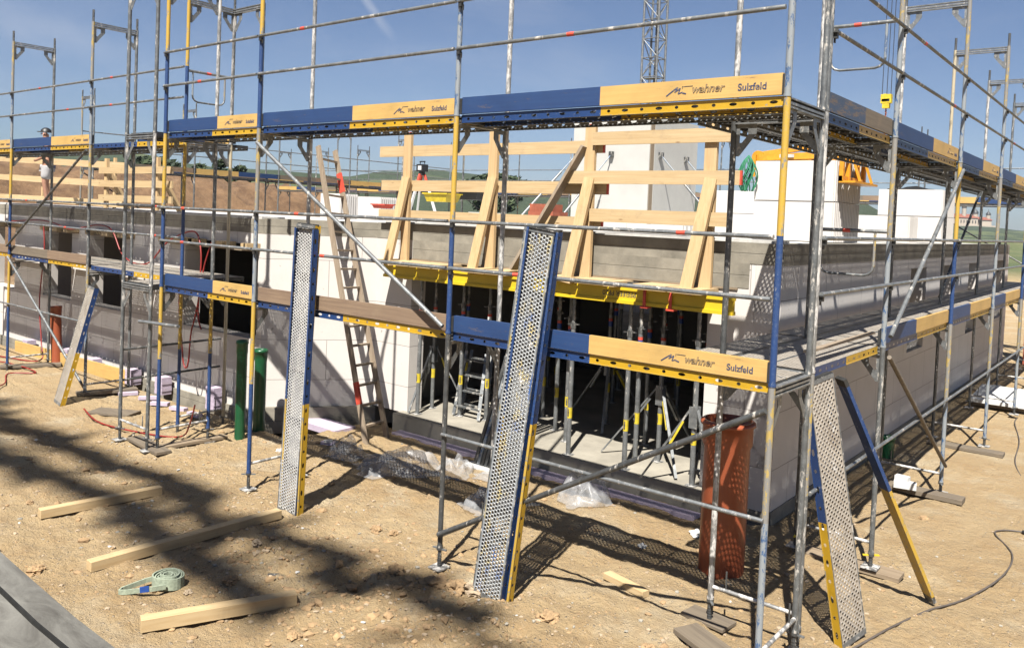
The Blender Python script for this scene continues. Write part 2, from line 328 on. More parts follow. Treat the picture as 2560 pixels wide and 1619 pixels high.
def copy_tree(o, parent=None):
    c = o.copy(); COL.objects.link(c); c.parent = parent
    for ch in o.children: copy_tree(ch, c)
    return c
_txt = {}
def text_mesh(s, size, ext=.0008, off=0, shear=0, mat='text'):
    k = (s, size, off, shear, mat)
    if k not in _txt:
        cu = bpy.data.curves.new('lettering', 'FONT'); cu.body = s; cu.size = size; cu.extrude = ext; cu.offset = off; cu.shear = shear
        ob = bpy.data.objects.new('tmp', cu); COL.objects.link(ob); dg = bpy.context.evaluated_depsgraph_get(); me = bpy.data.meshes.new_from_object(ob.evaluated_get(dg))
        bpy.data.objects.remove(ob); me.name = 'lettering'; me.materials.clear(); me.materials.append(M[mat]); _txt[k] = me
    return _txt[k]
# ------------------------------------------------------------------ scaffold kit (all in the row's own local space)
def put(name, me, parent, loc=(0, 0, 0), rot=(0, 0, 0), label=None):
    o = bpy.data.objects.new(name, me); COL.objects.link(o); o.parent = parent; o.location = loc; o.rotation_euler = rot
    if label: o['label'] = label
    return o
_kit = {}
def std_mesh(style, h=2.0, spig=False, n=12):
    k = ('std', style, h, spig)
    if k not in _kit:
        b = MB(); t = {'yb': ('yel', 'blu'), 'ybw': ('yelw', 'bluw'), 'bb': ('bluw', 'bluw'), 'g': ('galv', 'galv'), 'w': ('splash', 'splash'), 'gd': ('galvd', 'galvd'), 'be': ('beige', 'beige'), 'yg': ('yelw', 'galv'), 'gc': ('galvc', 'galvc')}[style]
        m = h*.52; b.tube((0, 0, 0), (0, 0, m), .0245, t[1], n); b.tube((0, 0, m), (0, 0, h), .0245, t[0], n)
        b.tube((0, 0, -.006), (0, 0, .012), .029, t[1], n)
        if spig: b.tube((0, 0, h), (0, 0, h+.19), .018, 'galvd', n)
        _kit[k] = b.mesh('standard')
    return _kit[k]
def frame_mesh(vx, vy, top=True, foot=False, m='galvc'):
    k = ('fr', round(vx, 3), round(vy, 3), top, foot, m)
    if k not in _kit:
        b = MB(); d = Vector((vx, vy, 0)); L = d.length; d.normalize(); s = Vector((-d.y, d.x, 0))
        b.bar(d*.02+Vector((0, 0, 1.955)), d*(L-.02)+Vector((0, 0, 1.955)), .04, .02, m); b.bar(d*.02+Vector((0, 0, 1.985)), d*(L-.02)+Vector((0, 0, 1.985)), .05, .012, m)
        b.bar(d*.02+Vector((0, 0, 1.925)), d*(L-.02)+Vector((0, 0, 1.925)), .05, .012, m)
        for o, sg in ((.022, 1), (L-.022, -1)):
            P = lambda a, z: d*(o+sg*a)+Vector((0, 0, z))
            ou = [P(0, 1.918), P(.17, 1.918), P(.17, 1.84), P(.03, 1.66), P(0, 1.66)]; inn = [P(.03, 1.89), P(.10, 1.89), P(.10, 1.83), P(.05, 1.77), P(.03, 1.77)]
            for q in (-.003, .003):
                vs = [p+s*q for p in ou]+[p+s*q for p in inn]; b.add(vs, [(i, (i+1) % 5, 5+(i+1) % 5, 5+i) for i in range(5)], m)
            vs = [p+s*.003 for p in ou]+[p-s*.003 for p in ou]; b.add(vs, [(i, (i+1) % 5, 5+(i+1) % 5, 5+i) for i in range(5)], m)
        _kit[k] = b.mesh('frame')
    return _kit[k]
def frame(root, xo, yo, xi, yi, z, so_='yb', si='g', foot=False, spig=False, m='galvc'):
    f = put('frame', frame_mesh(xi-xo, yi-yo), root, (xo, yo, z))
    put('standard', std_mesh(so_, spig=spig), f, (0, 0, 0)); foot_tube(f, xi-xo, yi-yo) if foot else None; put('standard', std_mesh(si, spig=spig), f, (xi-xo, yi-yo, 0))
    return f
def foot_tube(f, vx, vy):
    d = Vector((vx, vy, 0)); L = d.length; d.normalize(); b = MB(); b.tube(d*.02+Vector((0, 0, .10)), d*(L-.02)+Vector((0, 0, .10)), .017, 'splash', 8); b.tube(d*(L*.82)+Vector((0, 0, .1)), d*(L*.82)+Vector((0, 0, .26)), .008, 'galvd', 6); put('base_tube', b.mesh('base_tube'), f)
def jack(root, x, y, z0=0, z1=.2, yel=False, board=False):
    b = MB(); b.box((0, 0, .006), (.15, .15, .012), 'splash'); b.tube((0, 0, .01), (0, 0, z1-z0+.02), .017, 'galvd', 10)
    for i in range(5): b.tube((0, 0, .03+i*.022), (0, 0, .038+i*.022), .021, 'galvd', 10)
    b.tube((0, 0, z1-z0-.03), (0, 0, z1-z0-.005), .03, 'galvd', 10)
    a = random.random()*6; b.bar((-.08*cos(a), -.08*sin(a), z1-z0-.02), (.08*cos(a), .08*sin(a), z1-z0-.02), .02, .012, 'ytub' if yel else 'galvc')
    put('base_jack', b.mesh('base_jack'), root, (x, y, z0))
def clampm():
    if 'cl' not in _kit:
        b = MB(); b.box((.03, 0, 0), (.035, .03, .05), 'dark'); b.box((.045, .012, -.03), (.022, .01, .05), 'dark'); b.box((.02, 0, .02), (.05, .045, .01), 'galvd'); _kit['cl'] = b.mesh('coupler')
    return _kit['cl']
def rail(root, a, b_, m='galvc', r=.017, tape=True, clamp=True):
    a = Vector(a); b_ = Vector(b_); d = (b_-a); L = d.length; b = MB(); dn = d.normalized()
    a2 = a+dn*.03; b2 = b_-dn*.03; b.tube(a2, b2, r, m, 10)
    b.tube(a2-dn*.02, a2+dn*.03, r*1.15, m, 8)
    if tape: t = random.choice((.25, .4, .75)); b.tube(a+d*t, a+d*(t+.035/L*2), r+.0015, 'red', 10)
    put('guard_rail', b.mesh('guard_rail'), root)
    if clamp:
        put('coupler', clampm(), root, tuple(a+dn*.0+Vector((0, 0, -.03))))
def deck_mesh(L, split, mt, side=('sb', 'sy'), und=True):
    k = ('dk', round(L, 3), split, mt, side, und)
    if k not in _kit:
        b = MB(); hw = .16; x0, x1 = -L/2+.03, L/2-.03; xs = x0+(x1-x0)*split
        vs = [(x0, -hw+.012, 0), (x1, -hw+.012, 0), (x1, hw-.012, 0), (x0, hw-.012, 0)]; b.add(vs, [(0, 1, 2, 3)], mt)
        if und: b.add([(p[0], p[1], -.004) for p in vs], [(0, 1, 2, 3)], 'deckshade')  # dark lower sheet, underside shade put into its colour
        for sg in (-1, 1):
            for p, q, c in ((x0, xs, side[0]), (xs, x1, side[1])):
                y = sg*hw; fl = {'sb': 'blu', 'sy': 'yel', 'sg': 'galvd'}[c]
                b.add([(p, y, .002), (q, y, .002), (q, y, -.064), (p, y, -.064)], [(0, 1, 2, 3)], c)
                if und: b.add([(p, y-sg*.003, -.004), (q, y-sg*.003, -.004), (q, y-sg*.003, -.02), (p, y-sg*.003, -.02)], [(0, 1, 2, 3)], 'dark'); b.add([(p, y-sg*.003, -.055), (q, y-sg*.003, -.055), (q, y-sg*.003, -.064), (p, y-sg*.003, -.064)], [(0, 1, 2, 3)], 'dark'); b.bx((p, y-sg*.020, -.073), (q, y+sg*.002, -.0705), 'dark')  # inner faces and lip dark as well, painted shade
                b.add([(p, y, .003), (q, y, .003), (q, y-sg*.012, .001), (p, y-sg*.012, .001)], [(0, 1, 2, 3)], 'galv')
                b.bx((p, y-sg*.018, -.070), (q, y+sg*.004, -.064), fl)
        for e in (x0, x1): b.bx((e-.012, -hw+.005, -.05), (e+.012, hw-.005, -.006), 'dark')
        for i in range(1, 6): e = x0+(x1-x0)*i/6; b.bx((e-.01, -hw+.02, -.03), (e+.01, hw-.02, -.008), 'dark')  # ribs coloured dark to deepen the shade seen from below
        _kit[k] = b.mesh('deck_plank')
    return _kit[k]
def decks(root, x0, x1, z, ys=(.20, .53), mt='deck', split=.5, side=('sb', 'sy'), stuff=False):
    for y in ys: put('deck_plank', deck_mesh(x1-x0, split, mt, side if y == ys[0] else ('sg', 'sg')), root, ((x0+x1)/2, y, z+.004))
def logo():
    if 'logo' not in _kit:
        b = MB(); T = 'text'
        for p, q, w_ in (((0, 0), (.11, .075), .012), ((.085, .03), (.115, .075), .012), ((.085, .03), (.14, .065), .011), ((.12, .015), (.14, .065), .011), ((.12, .015), (.17, .03), .01), ((.16, .022), (.2, .012), .012)):
            b.bar((p[0], 0, p[1]), (q[0], 0, q[1]), .0012, w_, T)
        _kit['logo'] = b.mesh('logo')
    return _kit['logo']
def toe(root, x0, x1, y, z, split=.5, cols=('bb', 'by'), text=0, label=None, h=.15):
    x0 += .045; x1 -= .045; L = x1-x0; b = MB(); xs = x0+L*split; X = (x0+x1)/2
    b.bx((x0-X, -.015, 0), (xs-X, .015, h), cols[0]); b.bx((xs-X, -.015, 0), (x1-X, .015, h), cols[1])
    for e in (x0, x1): b.bx((e-.03-X if e == x0 else e-.001-X, -.022, .0), (e+.001-X if e == x0 else e+.03-X, .022, h-.01), 'dark')
    o = put('toe_board', b.mesh('toe_board'), root, (X, y, z), label=label)
    if text:
        k = text; xx = L*.5 - L*.405*1.0; ya = -.0165
        W1 = .32*k/.3; l = put('lettering', logo(), o, (L*.5-1.04*k, ya, .038)); l.scale = (k*.95, 1, k*.95)
        a = put('lettering', text_mesh('wahner', .098*k, off=.0020, shear=.25, mat='text2'), o, (L*.5-.80*k, ya, .050), (pi/2, 0, 0)); 
        a2 = put('lettering', text_mesh('wahner', .098*k, off=-.0022, shear=.25, mat='by'), o, (L*.5-.80*k, ya-.0014, .050), (pi/2, 0, 0))
        b2 = MB(); b2.bx((-.09*k, -.0006, 0), (0.01, .0006, .005), 'text2'); b2.bx((-.09*k, -.0006, -.014), (-.085*k, .0006, .005), 'text2'); put('lettering', b2.mesh('lettering'), o, (L*.5-.80*k, ya, .1))
        put('lettering', text_mesh('Sulzfeld', .082*k, off=.0012), o, (L*.5-.38*k, ya, .045), (pi/2, 0, 0))
    return o
def u_guard(root, a, b_, zt, m0='beige', m1='bluw'):
    a = Vector(a); b_ = Vector(b_); d = (b_-a).normalized(); b = MB(); a1 = a+d*.09; b1 = b_-d*.13; Z = Vector((0, 0, 1))
    b.tube(a+d*.02+Z*zt, b_-d*.02+Z*zt, .019, 'galvc', 10); b.tube(a1+Z*zt, a1+Z*(zt-.34), .013, m0); b.tube(b1+Z*zt, b1+Z*(zt-.34), .013, m1)
    pts = [a1+Z*(zt-.34)]+[a1+d*.09*(1-cos(t))+Z*(zt-.34-.09*sin(t)) for t in (.5, 1.0, 1.57)]+[b1-d*.09*(1-cos(t))+Z*(zt-.34-.09*sin(t)) for t in (1.57, 1.0, .5)]+[b1+Z*(zt-.34)]
    b.path(pts, .013, 'galv'); b.tube(a+d*.3+Z*zt, a+d*.37+Z*zt, .0205, 'red'); put('end_guard', b.mesh('end_guard'), root)
Z0, Z1, Z2, Z3 = .2, 2.2, 4.2, 6.2
# ---- front scaffold (row y = 0)
fs = thing('scaffold', 'blue and yellow scaffold with lettered boards, standing in front of the wide opening', 'scaffold', (0, 0, 0))
XS = [-8.21, -6.14, -3.07, 0]
st = [[('yb', 'yb'), ('yb', 'g'), ('yb', 'w')], [('yb', 'g'), ('ybw', 'splash'), ('yb', 'w')], [('gd', 'w'), ('yb', 'w'), ('bb', 'w')], [('ybw', 'g'), ('yb', 'g'), ('bb', 'g')]]
for i, x in enumerate(XS):
    for j, z in enumerate((Z0, Z1, Z2)):
        a, b_ = st[i][j]; b_ = {'splash': 'w'}.get(b_, b_)
        f = put('frame', frame_mesh(0, .73), fs, (x, 0, z)); foot_tube(f, 0, .73) if j == 0 else None; put('standard', std_mesh(a), f); put('standard', std_mesh(b_), f, (0, .73, 0))
    jack(fs, x, 0, .0 if i else .02, Z0); jack(fs, x, .73, 0.0, Z0)
for i in range(3):
    a, b_ = XS[i], XS[i+1]
    for z in (Z1, Z2):
        mt = 'deck' if z == Z2 else 'deckd'
        decks(fs, a, b_, z, mt=mt)
        for h in (.6, 1.03): rail(fs, (a, -.035, z+h), (b_, -.035, z+h), tape=(i+int(h)) % 2 == 0 or z == Z1)
toe(fs, XS[0], XS[1], .035, Z1+.014, .57, text=.66); toe(fs, XS[1], XS[2], .035, Z1+.014, .5, ('bw', 'bw'), label='bare weathered brown toe board'); toe(fs, XS[2], XS[3], .035, Z1+.014, .5, text=.8)
toe(fs, XS[0], XS[1], .035, Z2+.014, .57, text=.66); toe(fs, XS[1], XS[2], .035, Z2+.014, .52, text=.78); toe(fs, XS[2], XS[3], .035, Z2+.014, .5, text=.86)
def pt(root, name, *segs):
    b = MB()
    for a, q, r, m in segs: b.tube(a, q, r, m, 12)
    return put(name, b.mesh(name), root)
pt(fs, 'guard_rail', ((-3.07, -.035, 1.26), (0, -.035, 1.26), .0165, 'galvc')); pt(fs, 'brace', ((-6.10, -.05, 4.02), (-3.1, -.05, 2.26), .0215, 'galvc')); pt(fs, 'brace', ((-3.05, -.05, .33), (-.02, -.05, 2.03), .0235, 'galvd'))
# ---- ladder bay beside the front scaffold
lt = thing('scaffold_tower', 'narrow grey ladder tower of the scaffold, standing beside the two green pipes', 'scaffold tower', (-9.0, -.1, 0))
def ltf(x, y, dx, dy, z, a, b_, **k): 
    f = put('frame', frame_mesh(dx, dy), lt, (x+9.0, y+.1, z)); foot_tube(f, dx, dy) if z == Z0 else None; put('standard', std_mesh(a), f); put('standard', std_mesh(b_), f, (dx, dy, 0))
for z, a, b_ in ((Z0, 'g', 'g'), (Z1, 'g', 'w'), (Z2, 'g', 'g')): ltf(-9.03, -.1, .74, 0, z, a, b_)
for z in (Z2,): ltf(-8.95, 1.43, .73, 0, z, 'w', 'g')
jack(lt, -.03, 0, .02, Z0); jack(lt, .71, 0, .02, Z0)
for z in (Z1, Z2):
    for k in (0, 1): put('deck_plank', deck_mesh(.75, .5, 'deckd', ('sg', 'sb')), lt, (.18+.34*k, .38, z+.01), (0, 0, pi/2))
for z in (1.26, .84): pt(lt, 'guard_rail', ((-.03, .03, z), (-.03, 1.5, z+.02), .0165, 'galvd'))
pt(lt, 'guard_rail', ((-.15, -.05, 3.24), (.8, -.05, 3.24), .022, 'galvd')); pt(lt, 'guard_rail', ((.55, -.06, 1.72), (1.45, -.02, 1.75), .022, 'galvc'))
# ---- left scaffold (row y = .70)
ls = thing('scaffold', 'blue and yellow scaffold at the left, along the shaded wall with small windows', 'scaffold', (-8.95, .70, 0))
XL = [-9.3, -6.15, -2.92, 0]
sl = [[('yb', 'g')]*3, [('yb', 'g'), ('yb', 'g'), ('ybw', 'g')], [('ybw', 'gc'), ('yg', 'g'), ('ybw', 'g')], [('yb', 'be'), ('yb', 'be'), ('yb', 'w')]]
for i, x in enumerate(XL):
    for j, z in enumerate((Z0-.08, Z1, Z2)):
        a, b_ = sl[i][j]; f = put('frame', frame_mesh(0, .73), ls, (x, 0, z)); foot_tube(f, 0, .73) if j == 0 else None; put('standard', std_mesh(a, 2.08 if j == 0 else 2.0, j == 2), f); put('standard', std_mesh(b_, 2.08 if j == 0 else 2.0, j == 2), f, (0, .73, 0))
    for y in (0, .73): jack(ls, x, y, -.04, Z0-.08)
for i in range(3):
    a, b_ = XL[i], XL[i+1]
    for z in (Z1, Z2):
        decks(ls, a, b_, z, (.20, .525, .88), mt='deckd' if z == Z1 else 'deck')
        for h in (.6, 1.03): rail(ls, (a, -.035, z+h), (b_, -.035, z+h))
    if i < 2: toe(ls, a, b_, .035, Z2+.014, .52, text=.7)
    else: toe(ls, a, b_, .80, Z2+.014, .45)
    toe(ls, a, b_, .035, Z1+.014, .5, ('bw2', 'bw') if i < 2 else ('sb', 'by')) if i < 2 else None
u_guard(ls, (0, 0, 0), (0, .73, 0), Z2+.98, 'bluw', 'yelw')
pt(ls, 'brace', ((-6.1, -.05, 2.15), (-2.95, -.05, .25), .0215, 'galvc')); pt(ls, 'brace', ((-6.15, -.05, 2.35), (-2.95, -.05, 4.1), .0215, 'galvd'))
for i in (0, 1): pt(ls, 'guard_rail', ((XL[i], -.035, 1.26), (XL[i+1], -.035, 1.26), .0165, 'galvc'))
# ---- right scaffold (row x = 0, running back)
rs = thing('scaffold', 'scaffold running back along the shaded right-hand wall from the front corner', 'scaffold', (0, .80, 0), rz=pi/2)
YR = [0, 2.0, 5.07, 8.14, 11.2, 14.3, 17.4]
sr = [[('yg', 'w'), ('w', 'gd'), ('g', 'w')], [('g', 'gd'), ('ybw', 'gd'), ('ybw', 'w')], [('ybw', 'gd'), ('yb', 'gd'), ('ybw', 'w')], [('ybw', 'gd'), ('ybw', 'g'), ('ybw', 'be')], [('ybw', 'g'), ('yb', 'g'), ('ybw', 'w')], [('g', 'g')]*3, [('yb', 'g')]*3]
for i, x in enumerate(YR):
    for j, z in enumerate((Z0, Z1, Z2)):
        a, b_ = sr[i][j]; s1 = std_mesh({'w': 'w'}.get(a, a), spig=j == 2); f = put('frame', frame_mesh(0, .73), rs, (x, 0, z)); foot_tube(f, 0, .73) if j == 0 else None; put('standard', s1, f); put('standard', std_mesh(b_, spig=j == 2), f, (0, .73, 0))
    for y in (0, .73): jack(rs, x, y, .06 if i else .0, Z0, yel=i == 1)
for i in range(6):
    a, b_ = YR[i], YR[i+1]
    for z in (Z1, Z2):
        decks(rs, a, b_, z, (.20, .53, .91), mt='deckd' if z == Z1 else 'deck')
        for h in (.6, 1.03): rail(rs, (a, -.035, z+h), (b_, -.035, z+h), m='galvd' if z == Z2 else 'galvc', tape=z == Z2 and i % 2)
        if z == Z2: toe(rs, a, b_, .035, z+.014, .55, ('bbw', 'bw2') if i == 0 else ('bb', 'by'), text=.6 if i else 0, label='weathered toe board with worn blue paint' if i == 0 else None)
        elif i > 0: toe(rs, a, b_, .035, z+.014, .45, text=0)
    pt(rs, 'guard_rail', ((a, -.035, 1.26), (b_, -.035, 1.26), .0165, 'galvc'))
u_guard(rs, (2.0, .73, 0), (2.0, 0, 0), Z2+1.1); u_guard(rs, (2.0, .73, 0), (2.0, 0, 0), Z1+1.1, 'bluw', 'yelw')
pt(rs, 'brace', ((2.05, -.05, 2.3), (5.02, -.05, 4.1), .0215, 'galvc')); pt(rs, 'brace', ((2.05, -.05, 2.1), (5.02, -.05, .42), .0215, 'bw2')); pt(rs, 'brace', ((8.2, .76, 2.3), (11.1, .76, 4.1), .0215, 'galvd'))
b = MB(); b.bar((.3, .15, 2.305), (2.0, .1, 2.325), .05, .02, 'old'); put('timber_batten', b.mesh('timber_batten'), rs)
# ---- far scaffolds
def far_row(org, rz, xs, label, zs=(2.2, 4.2), z0=0.2, deckz=4.2, toes=True, dx=1):
    r = thing('scaffold', label, 'scaffold', org, rz=rz)
    for i, x in enumerate(xs):
        for j, z in enumerate(zs):
            f = put('frame', frame_mesh(0, .73), r, (x, 0, z)); put('standard', std_mesh(random.choice(('yg', 'ybw', 'g', 'gc')), 2.0, j == len(zs)-1), f); put('standard', std_mesh(random.choice(('g', 'gc', 'w')), 2.0, j == len(zs)-1), f, (0, .73, 0))
    for i in range(len(xs)-1):
        a, b_ = xs[i], xs[i+1]; decks(r, a, b_, deckz, mt='deck')
        if toes: toe(r, a, b_, .035, deckz+.03, .5, ('bb', 'by') if i % 3 else ('bw', 'by')); toe(r, a, b_, .72, deckz+.03, .5, ('bb', 'by') if i % 2 else ('bw', 'bw2'))
        for h in (.6, 1.03): rail(r, (a, -.035, deckz+h), (b_, -.035, deckz+h), 'galvc', .017, False, False)
        if i % 3 == 1: pt(r, 'brace', ((a, -.05, deckz-1.9), (b_, -.05, deckz-.1), .02, 'galvd'))
    return r
far_row((2.4, 21.2, 0), pi, [3.07*i for i in range(13)], 'distant scaffold along the back of the site, behind the white block stacks', zs=(.2, 2.2, 4.2))
far_row((-22.3, 20.5, 0), -pi/2, [3.07*i for i in range(6)], 'far scaffold at the left end, its frames rising behind the shaded wall', zs=(2.2, 4.2))
# ------------------------------------------------------------------ building shell
bs = thing('building_shell', 'unfinished ground floor of white block walls topped by a grey concrete band', 'building', (-1.2, 3.3, 0))
T = .30
def wall(x0, y0, rz, L, z0, z1, ops, m='wally', name='wall', tz=T):
    # wall along local +x, outer face at local y = 0, thickness into +y
    b = MB(); xs = sorted(ops); c = 0
    for (a, b_, u0, u1) in xs:
        if a > c: b.bx((c, 0, z0), (a, tz, z1), m)
        if u0 > z0: b.bx((a, 0, z0), (b_, tz, u0), m)
        if u1 < z1: b.bx((a, 0, u1), (b_, tz, z1), m)
        c = b_
    if c < L: b.bx((c, 0, z0), (L, tz, z1), m)
    return put(name, b.mesh(name), bs, (x0+1.2, y0-3.3, 0), (0, 0, rz))
ZB = 2.88
LWX = -24.0
wall(LWX, 1.95, 0, 15.2, .1, ZB, [(a-LWX, b_-LWX, 1.22, 2.70) for a, b_ in ((-22.6, -21.2), (-19.6, -18.2), (-16.7, -15.36), (-14.62, -13.12), (-11.05, -8.93))])
CA = atan2(3.3-1.95, -7.72+8.8); CL = sqrt(1.35**2+1.08**2)
wall(-8.8, 1.95, CA, CL, .2, ZB, [])
wall(-7.72, 3.3, 0, .80, .22, 2.58, []); wall(-7.72, 3.3, 0, .80, 2.58, ZB, [])
wall(-2.05, 3.3, 0, .548, .05, 2.87, [(.0, .483, 2.6, 2.87)] if False else [])
wall(-1.2, 3.3, pi/2, 15.9, .05, ZB, [(5.7, 6.8, 1.34, 2.72), (8.0, 9.2, 2.1, 2.72), (10.6, 11.55, 1.24, 2.72), (14.0, 15.4, 1.3, 2.72)])
wall(-1.505, 19.2, pi, 22.4, .1, ZB, [(2, 3.2, 1, 2.6), (6, 8, .3, 2.6), (11, 12, 1.2, 2.6), (14.2, 15.0, .3, 2.6), (19, 20.2, 1, 2.6)])
# interior walls (under the slab; room shade also put into their dark colour)
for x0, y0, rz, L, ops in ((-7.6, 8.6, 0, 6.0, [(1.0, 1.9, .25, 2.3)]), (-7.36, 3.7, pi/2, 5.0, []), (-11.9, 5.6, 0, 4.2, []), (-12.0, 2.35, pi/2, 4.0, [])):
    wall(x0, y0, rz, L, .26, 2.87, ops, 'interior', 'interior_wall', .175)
# concrete band (proud of the walls by a few mm), lintel
def band(x0, y0, rz, L, z0, z1, o=.004): b = MB(); b.bx((0, -o, z0), (L, .37, z1), 'band'); return put('concrete_band', b.mesh('concrete_band'), bs, (x0+1.2, y0-3.3, 0), (0, 0, rz))
band(LWX, 1.95, 0, 15.2, ZB, 3.10); band(-8.8, 1.95, CA, CL, ZB, 3.112); band(-7.72, 3.3, 0, 6.52, ZB, 3.118, .006); band(-1.2, 3.3, pi/2, 15.9, ZB, 3.115, .006)
b = MB(); b.bx((-5.72, 0.004, 2.60), (-.372, .36, ZB), 'band'); put('lintel', b.mesh('lintel'), bs, (0, -.01, 0))
# slab over the ground floor: polygon
b = MB(); poly = [(-24, 2.36), (-8.95, 2.36), (-7.9, 3.70), (-1.56, 3.70), (-1.56, 19.0), (-13.5, 19.0), (-13.5, 7.0), (-20, 7.0), (-20, 5.0), (-24, 5.0)]
b.prism([(x+1.2, y-3.3) for x, y in poly], 2, 2.89, 3.10, 'slabc'); put('ceiling_slab', b.mesh('ceiling_slab'), bs)
b = MB(); b.prism([(x+1.2, y-3.3) for x, y in [(-7.0, 3.08), (-1.95, 3.14), (-1.95, 3.34), (-1.6, 3.6), (-1.6, 19.0), (-13, 19), (-13, 7), (-18, 7), (-18, 2.3), (-8.9, 2.3), (-7.6, 3.6), (-7.0, 3.6)]], 2, -.1, .25, 'conc'); put('floor_slab', b.mesh('floor_slab'), bs)
b = MB(); b.bx((-22.8, -1.38, -.2), (-7.62, -1.2, .1), 'band'); b.bx((-.012, .0, -.2), (.012, 15.9, .16), 'band'); b.bx((-.87, -.012, -.2), (.0, .3, .14), 'band')
b.box(((-8.8-7.72)/2+1.2+.03, (1.95+3.3)/2-3.3-.02, .0), (CL+.1, .1, .4), 'band', rz=CA); put('foundation', b.mesh('foundation'), bs)
# light membrane strip along slab top of left wing
b = MB(); b.bx((-22.8, -1.33, 3.1), (-7.7, -.9, 3.135), 'slabc'); b.bx((-6.4, .05, 3.118), (-.05, .3, 3.15), 'slabc'); put('mortar_bed', b.mesh('mortar_bed'), bs)
b = MB(); b.bx((-5.6, -.42, -.06), (-.7, -.24, .03), 'lilac'); b.bx((-8.2, -1.0, -.06), (-6.2, -.6, .03), 'lilac'); put('insulation_strip', b.mesh('insulation_strip'), bs)
# ---- lintel formwork: yellow beam with lettering
fb = thing('formwork_beam', 'long bright yellow timber formwork beam under the concrete lintel, carried by steel props', 'beam', (-4.4, 3.04, 2.3))
b = MB(); b.bx((-7.24, 3.0, 2.31), (-1.62, 3.08, 2.35), 'hyel'); b.bx((-7.24, 3.025, 2.35), (-1.62, 3.055, 2.47), 'hyel'); b.bx((-7.24, 3.0, 2.47), (-1.62, 3.08, 2.51), 'hyel')
be = b.build('beam', fb); t_ = put('lettering', text_mesh('PFEIFER PF20', .085, off=.001, mat='text2'), fb, (1.55, -.0165, .15), (pi/2, pi, 0))
for x in (-2.72, -2.38): b = MB(); b.bx((x-.02, 2.992, 2.29), (x+.02, 2.998, 2.515), 'red'); b.bx((x-.05, 2.985, 2.285), (x+.05, 3.08, 2.305), 'red'); b.build('clamp', fb)
for i, x in enumerate([-7.1, -6.75, -6.3, -5.85, -5.3, -4.95, -4.3, -3.9, -3.45, -3.0, -2.6, -2.15]):
    b = MB(); y0 = 2.82+.1*random.random(); b.bx((x-.2, y0, 2.513), (x+.22 if i % 3 else x-.05, 3.66, 2.575), 'pine'); b.build('joist', fb)
b = MB(); b.bx((-7.0, 3.28, 2.577), (-1.7, 3.7, 2.598), 'oldx'); b.build('formwork_panel', fb)
# ---- timber guard rails above the opening
gr = thing('timber_guard_rail', 'fresh pine guard rail of posts, struts and six boards standing over the front opening', 'guard rail', (-4.5, 3.1, 2.5))
for i, x in enumerate((-6.96, -5.27, -3.68, -2.04)):
    b = MB(); b.bx((x-.075, 3.14, 2.52), (x+.075, 3.19, 4.48), 'pinez'); b.bx((x-.075, 3.14, 4.481), (x+.075, 3.19, 4.50), 'red' if i in (0, 2) else 'pinez'); b.build('post', gr)
    b = MB(); b.bar((x-.13, 2.93, 2.50), (x+.04, 3.11, 3.82), .05, .15, 'pinez', up=(1, 0, 0)); b.build('strut', gr)
for x0, x1, z in ((-7.62, -3.52, 4.22), (-7.56, -3.44, 3.70), (-7.6, -3.5, 3.25)): b = MB(); b.bx((x0, 3.192, z-.08), (x1, 3.225, z+.08), 'pine'); b.bx((x1, 3.192, z-.08), (x1+.02, 3.225, z+.08), 'red'); b.build('board', gr)
for x0, x1, z in ((-3.62, -1.80, 4.31), (-3.98, -1.66, 3.83), (-3.62, -1.78, 3.36)): b = MB(); b.bx((x0, 3.10, z-.08), (x1, 3.136, z+.08), 'pine'); b.bx((x1, 3.10, z-.08), (x1+.02, 3.136, z+.08), 'red' if z == 3.83 else 'pine'); b.build('board', gr)
b = MB(); b.bar((-4.72, 3.0, 2.60), (-3.74, 3.12, 4.22), .04, .15, 'old', up=(0, 1, 0)); b.build('diagonal_board', gr)
# ---- timber guard rails on the left wing
gl = thing('timber_guard_rail', 'long pine guard rail on the left wing, in front of the soil bank', 'guard rail', (-16, 2.15, 3.1))
for z0_, z1_ in ((4.44, 4.09), (3.87, 3.66), (3.25, 3.21)): b = MB(); b.bar((-28, 3.8, z0_+.05), (-16.7, 3.8, z1_), .06, .16, 'pine'); b.build('board', gl)
for x in (-25.4, -21.6, -17.6): b = MB(); b.bx((x-.04, 3.84, 3.1), (x+.04, 3.89, 4.3), 'pinez'); b.build('post', gl)
gm = thing('timber_guard_rail', 'short pine guard rail of three boards, next to the ladder tower', 'guard rail', (-13, 2.1, 3.1))
for z in (3.9, 3.63, 3.34): b = MB(); b.bx((-15.36, 2.45, z-.065), (-12.46, 2.485, z+.065), 'pine'); b.build('board', gm)
for x in (-15.15, -13.1): b = MB(); b.bx((x-.05, 2.49, 3.1), (x+.05, 2.55, 4.15), 'pinez'); b.bar((x, 2.55, 3.9), (x, 3.0, 3.12), .05, .1, 'pinez'); b.build('post', gm)
# window head boards of the left wing
for i, (x, w_) in enumerate(((-18.6, 1.6), (-15.7, 1.3), (-13.55, 1.5), (-11.0, 1.1), (-9.75, 1.7))):
    o = thing('formwork_shutter', ['pine formwork boards over the far left window head', 'pine formwork boards over the second window head', 'pine formwork boards over the narrow window head by the leaning plank', 'pine formwork board hung with red hoses, on the shaded wall', 'pine formwork boards over the wide dark window beside the front corner'][i], 'formwork', (x, 1.85, 2.7))
    b = MB(); b.bx((x-w_/2, 1.78, 2.60), (x+w_/2, 2.3, 2.62), 'oldx'); b.build('soffit_panel', o)
    for k in range(3): b = MB(); xx = x-w_/2+.1+k*(w_-.2)/2; b.bx((xx-.04, 1.70, 2.622), (xx+.12+.1*(k % 2), 1.945, 2.72), 'pine'); b.build('joist', o)
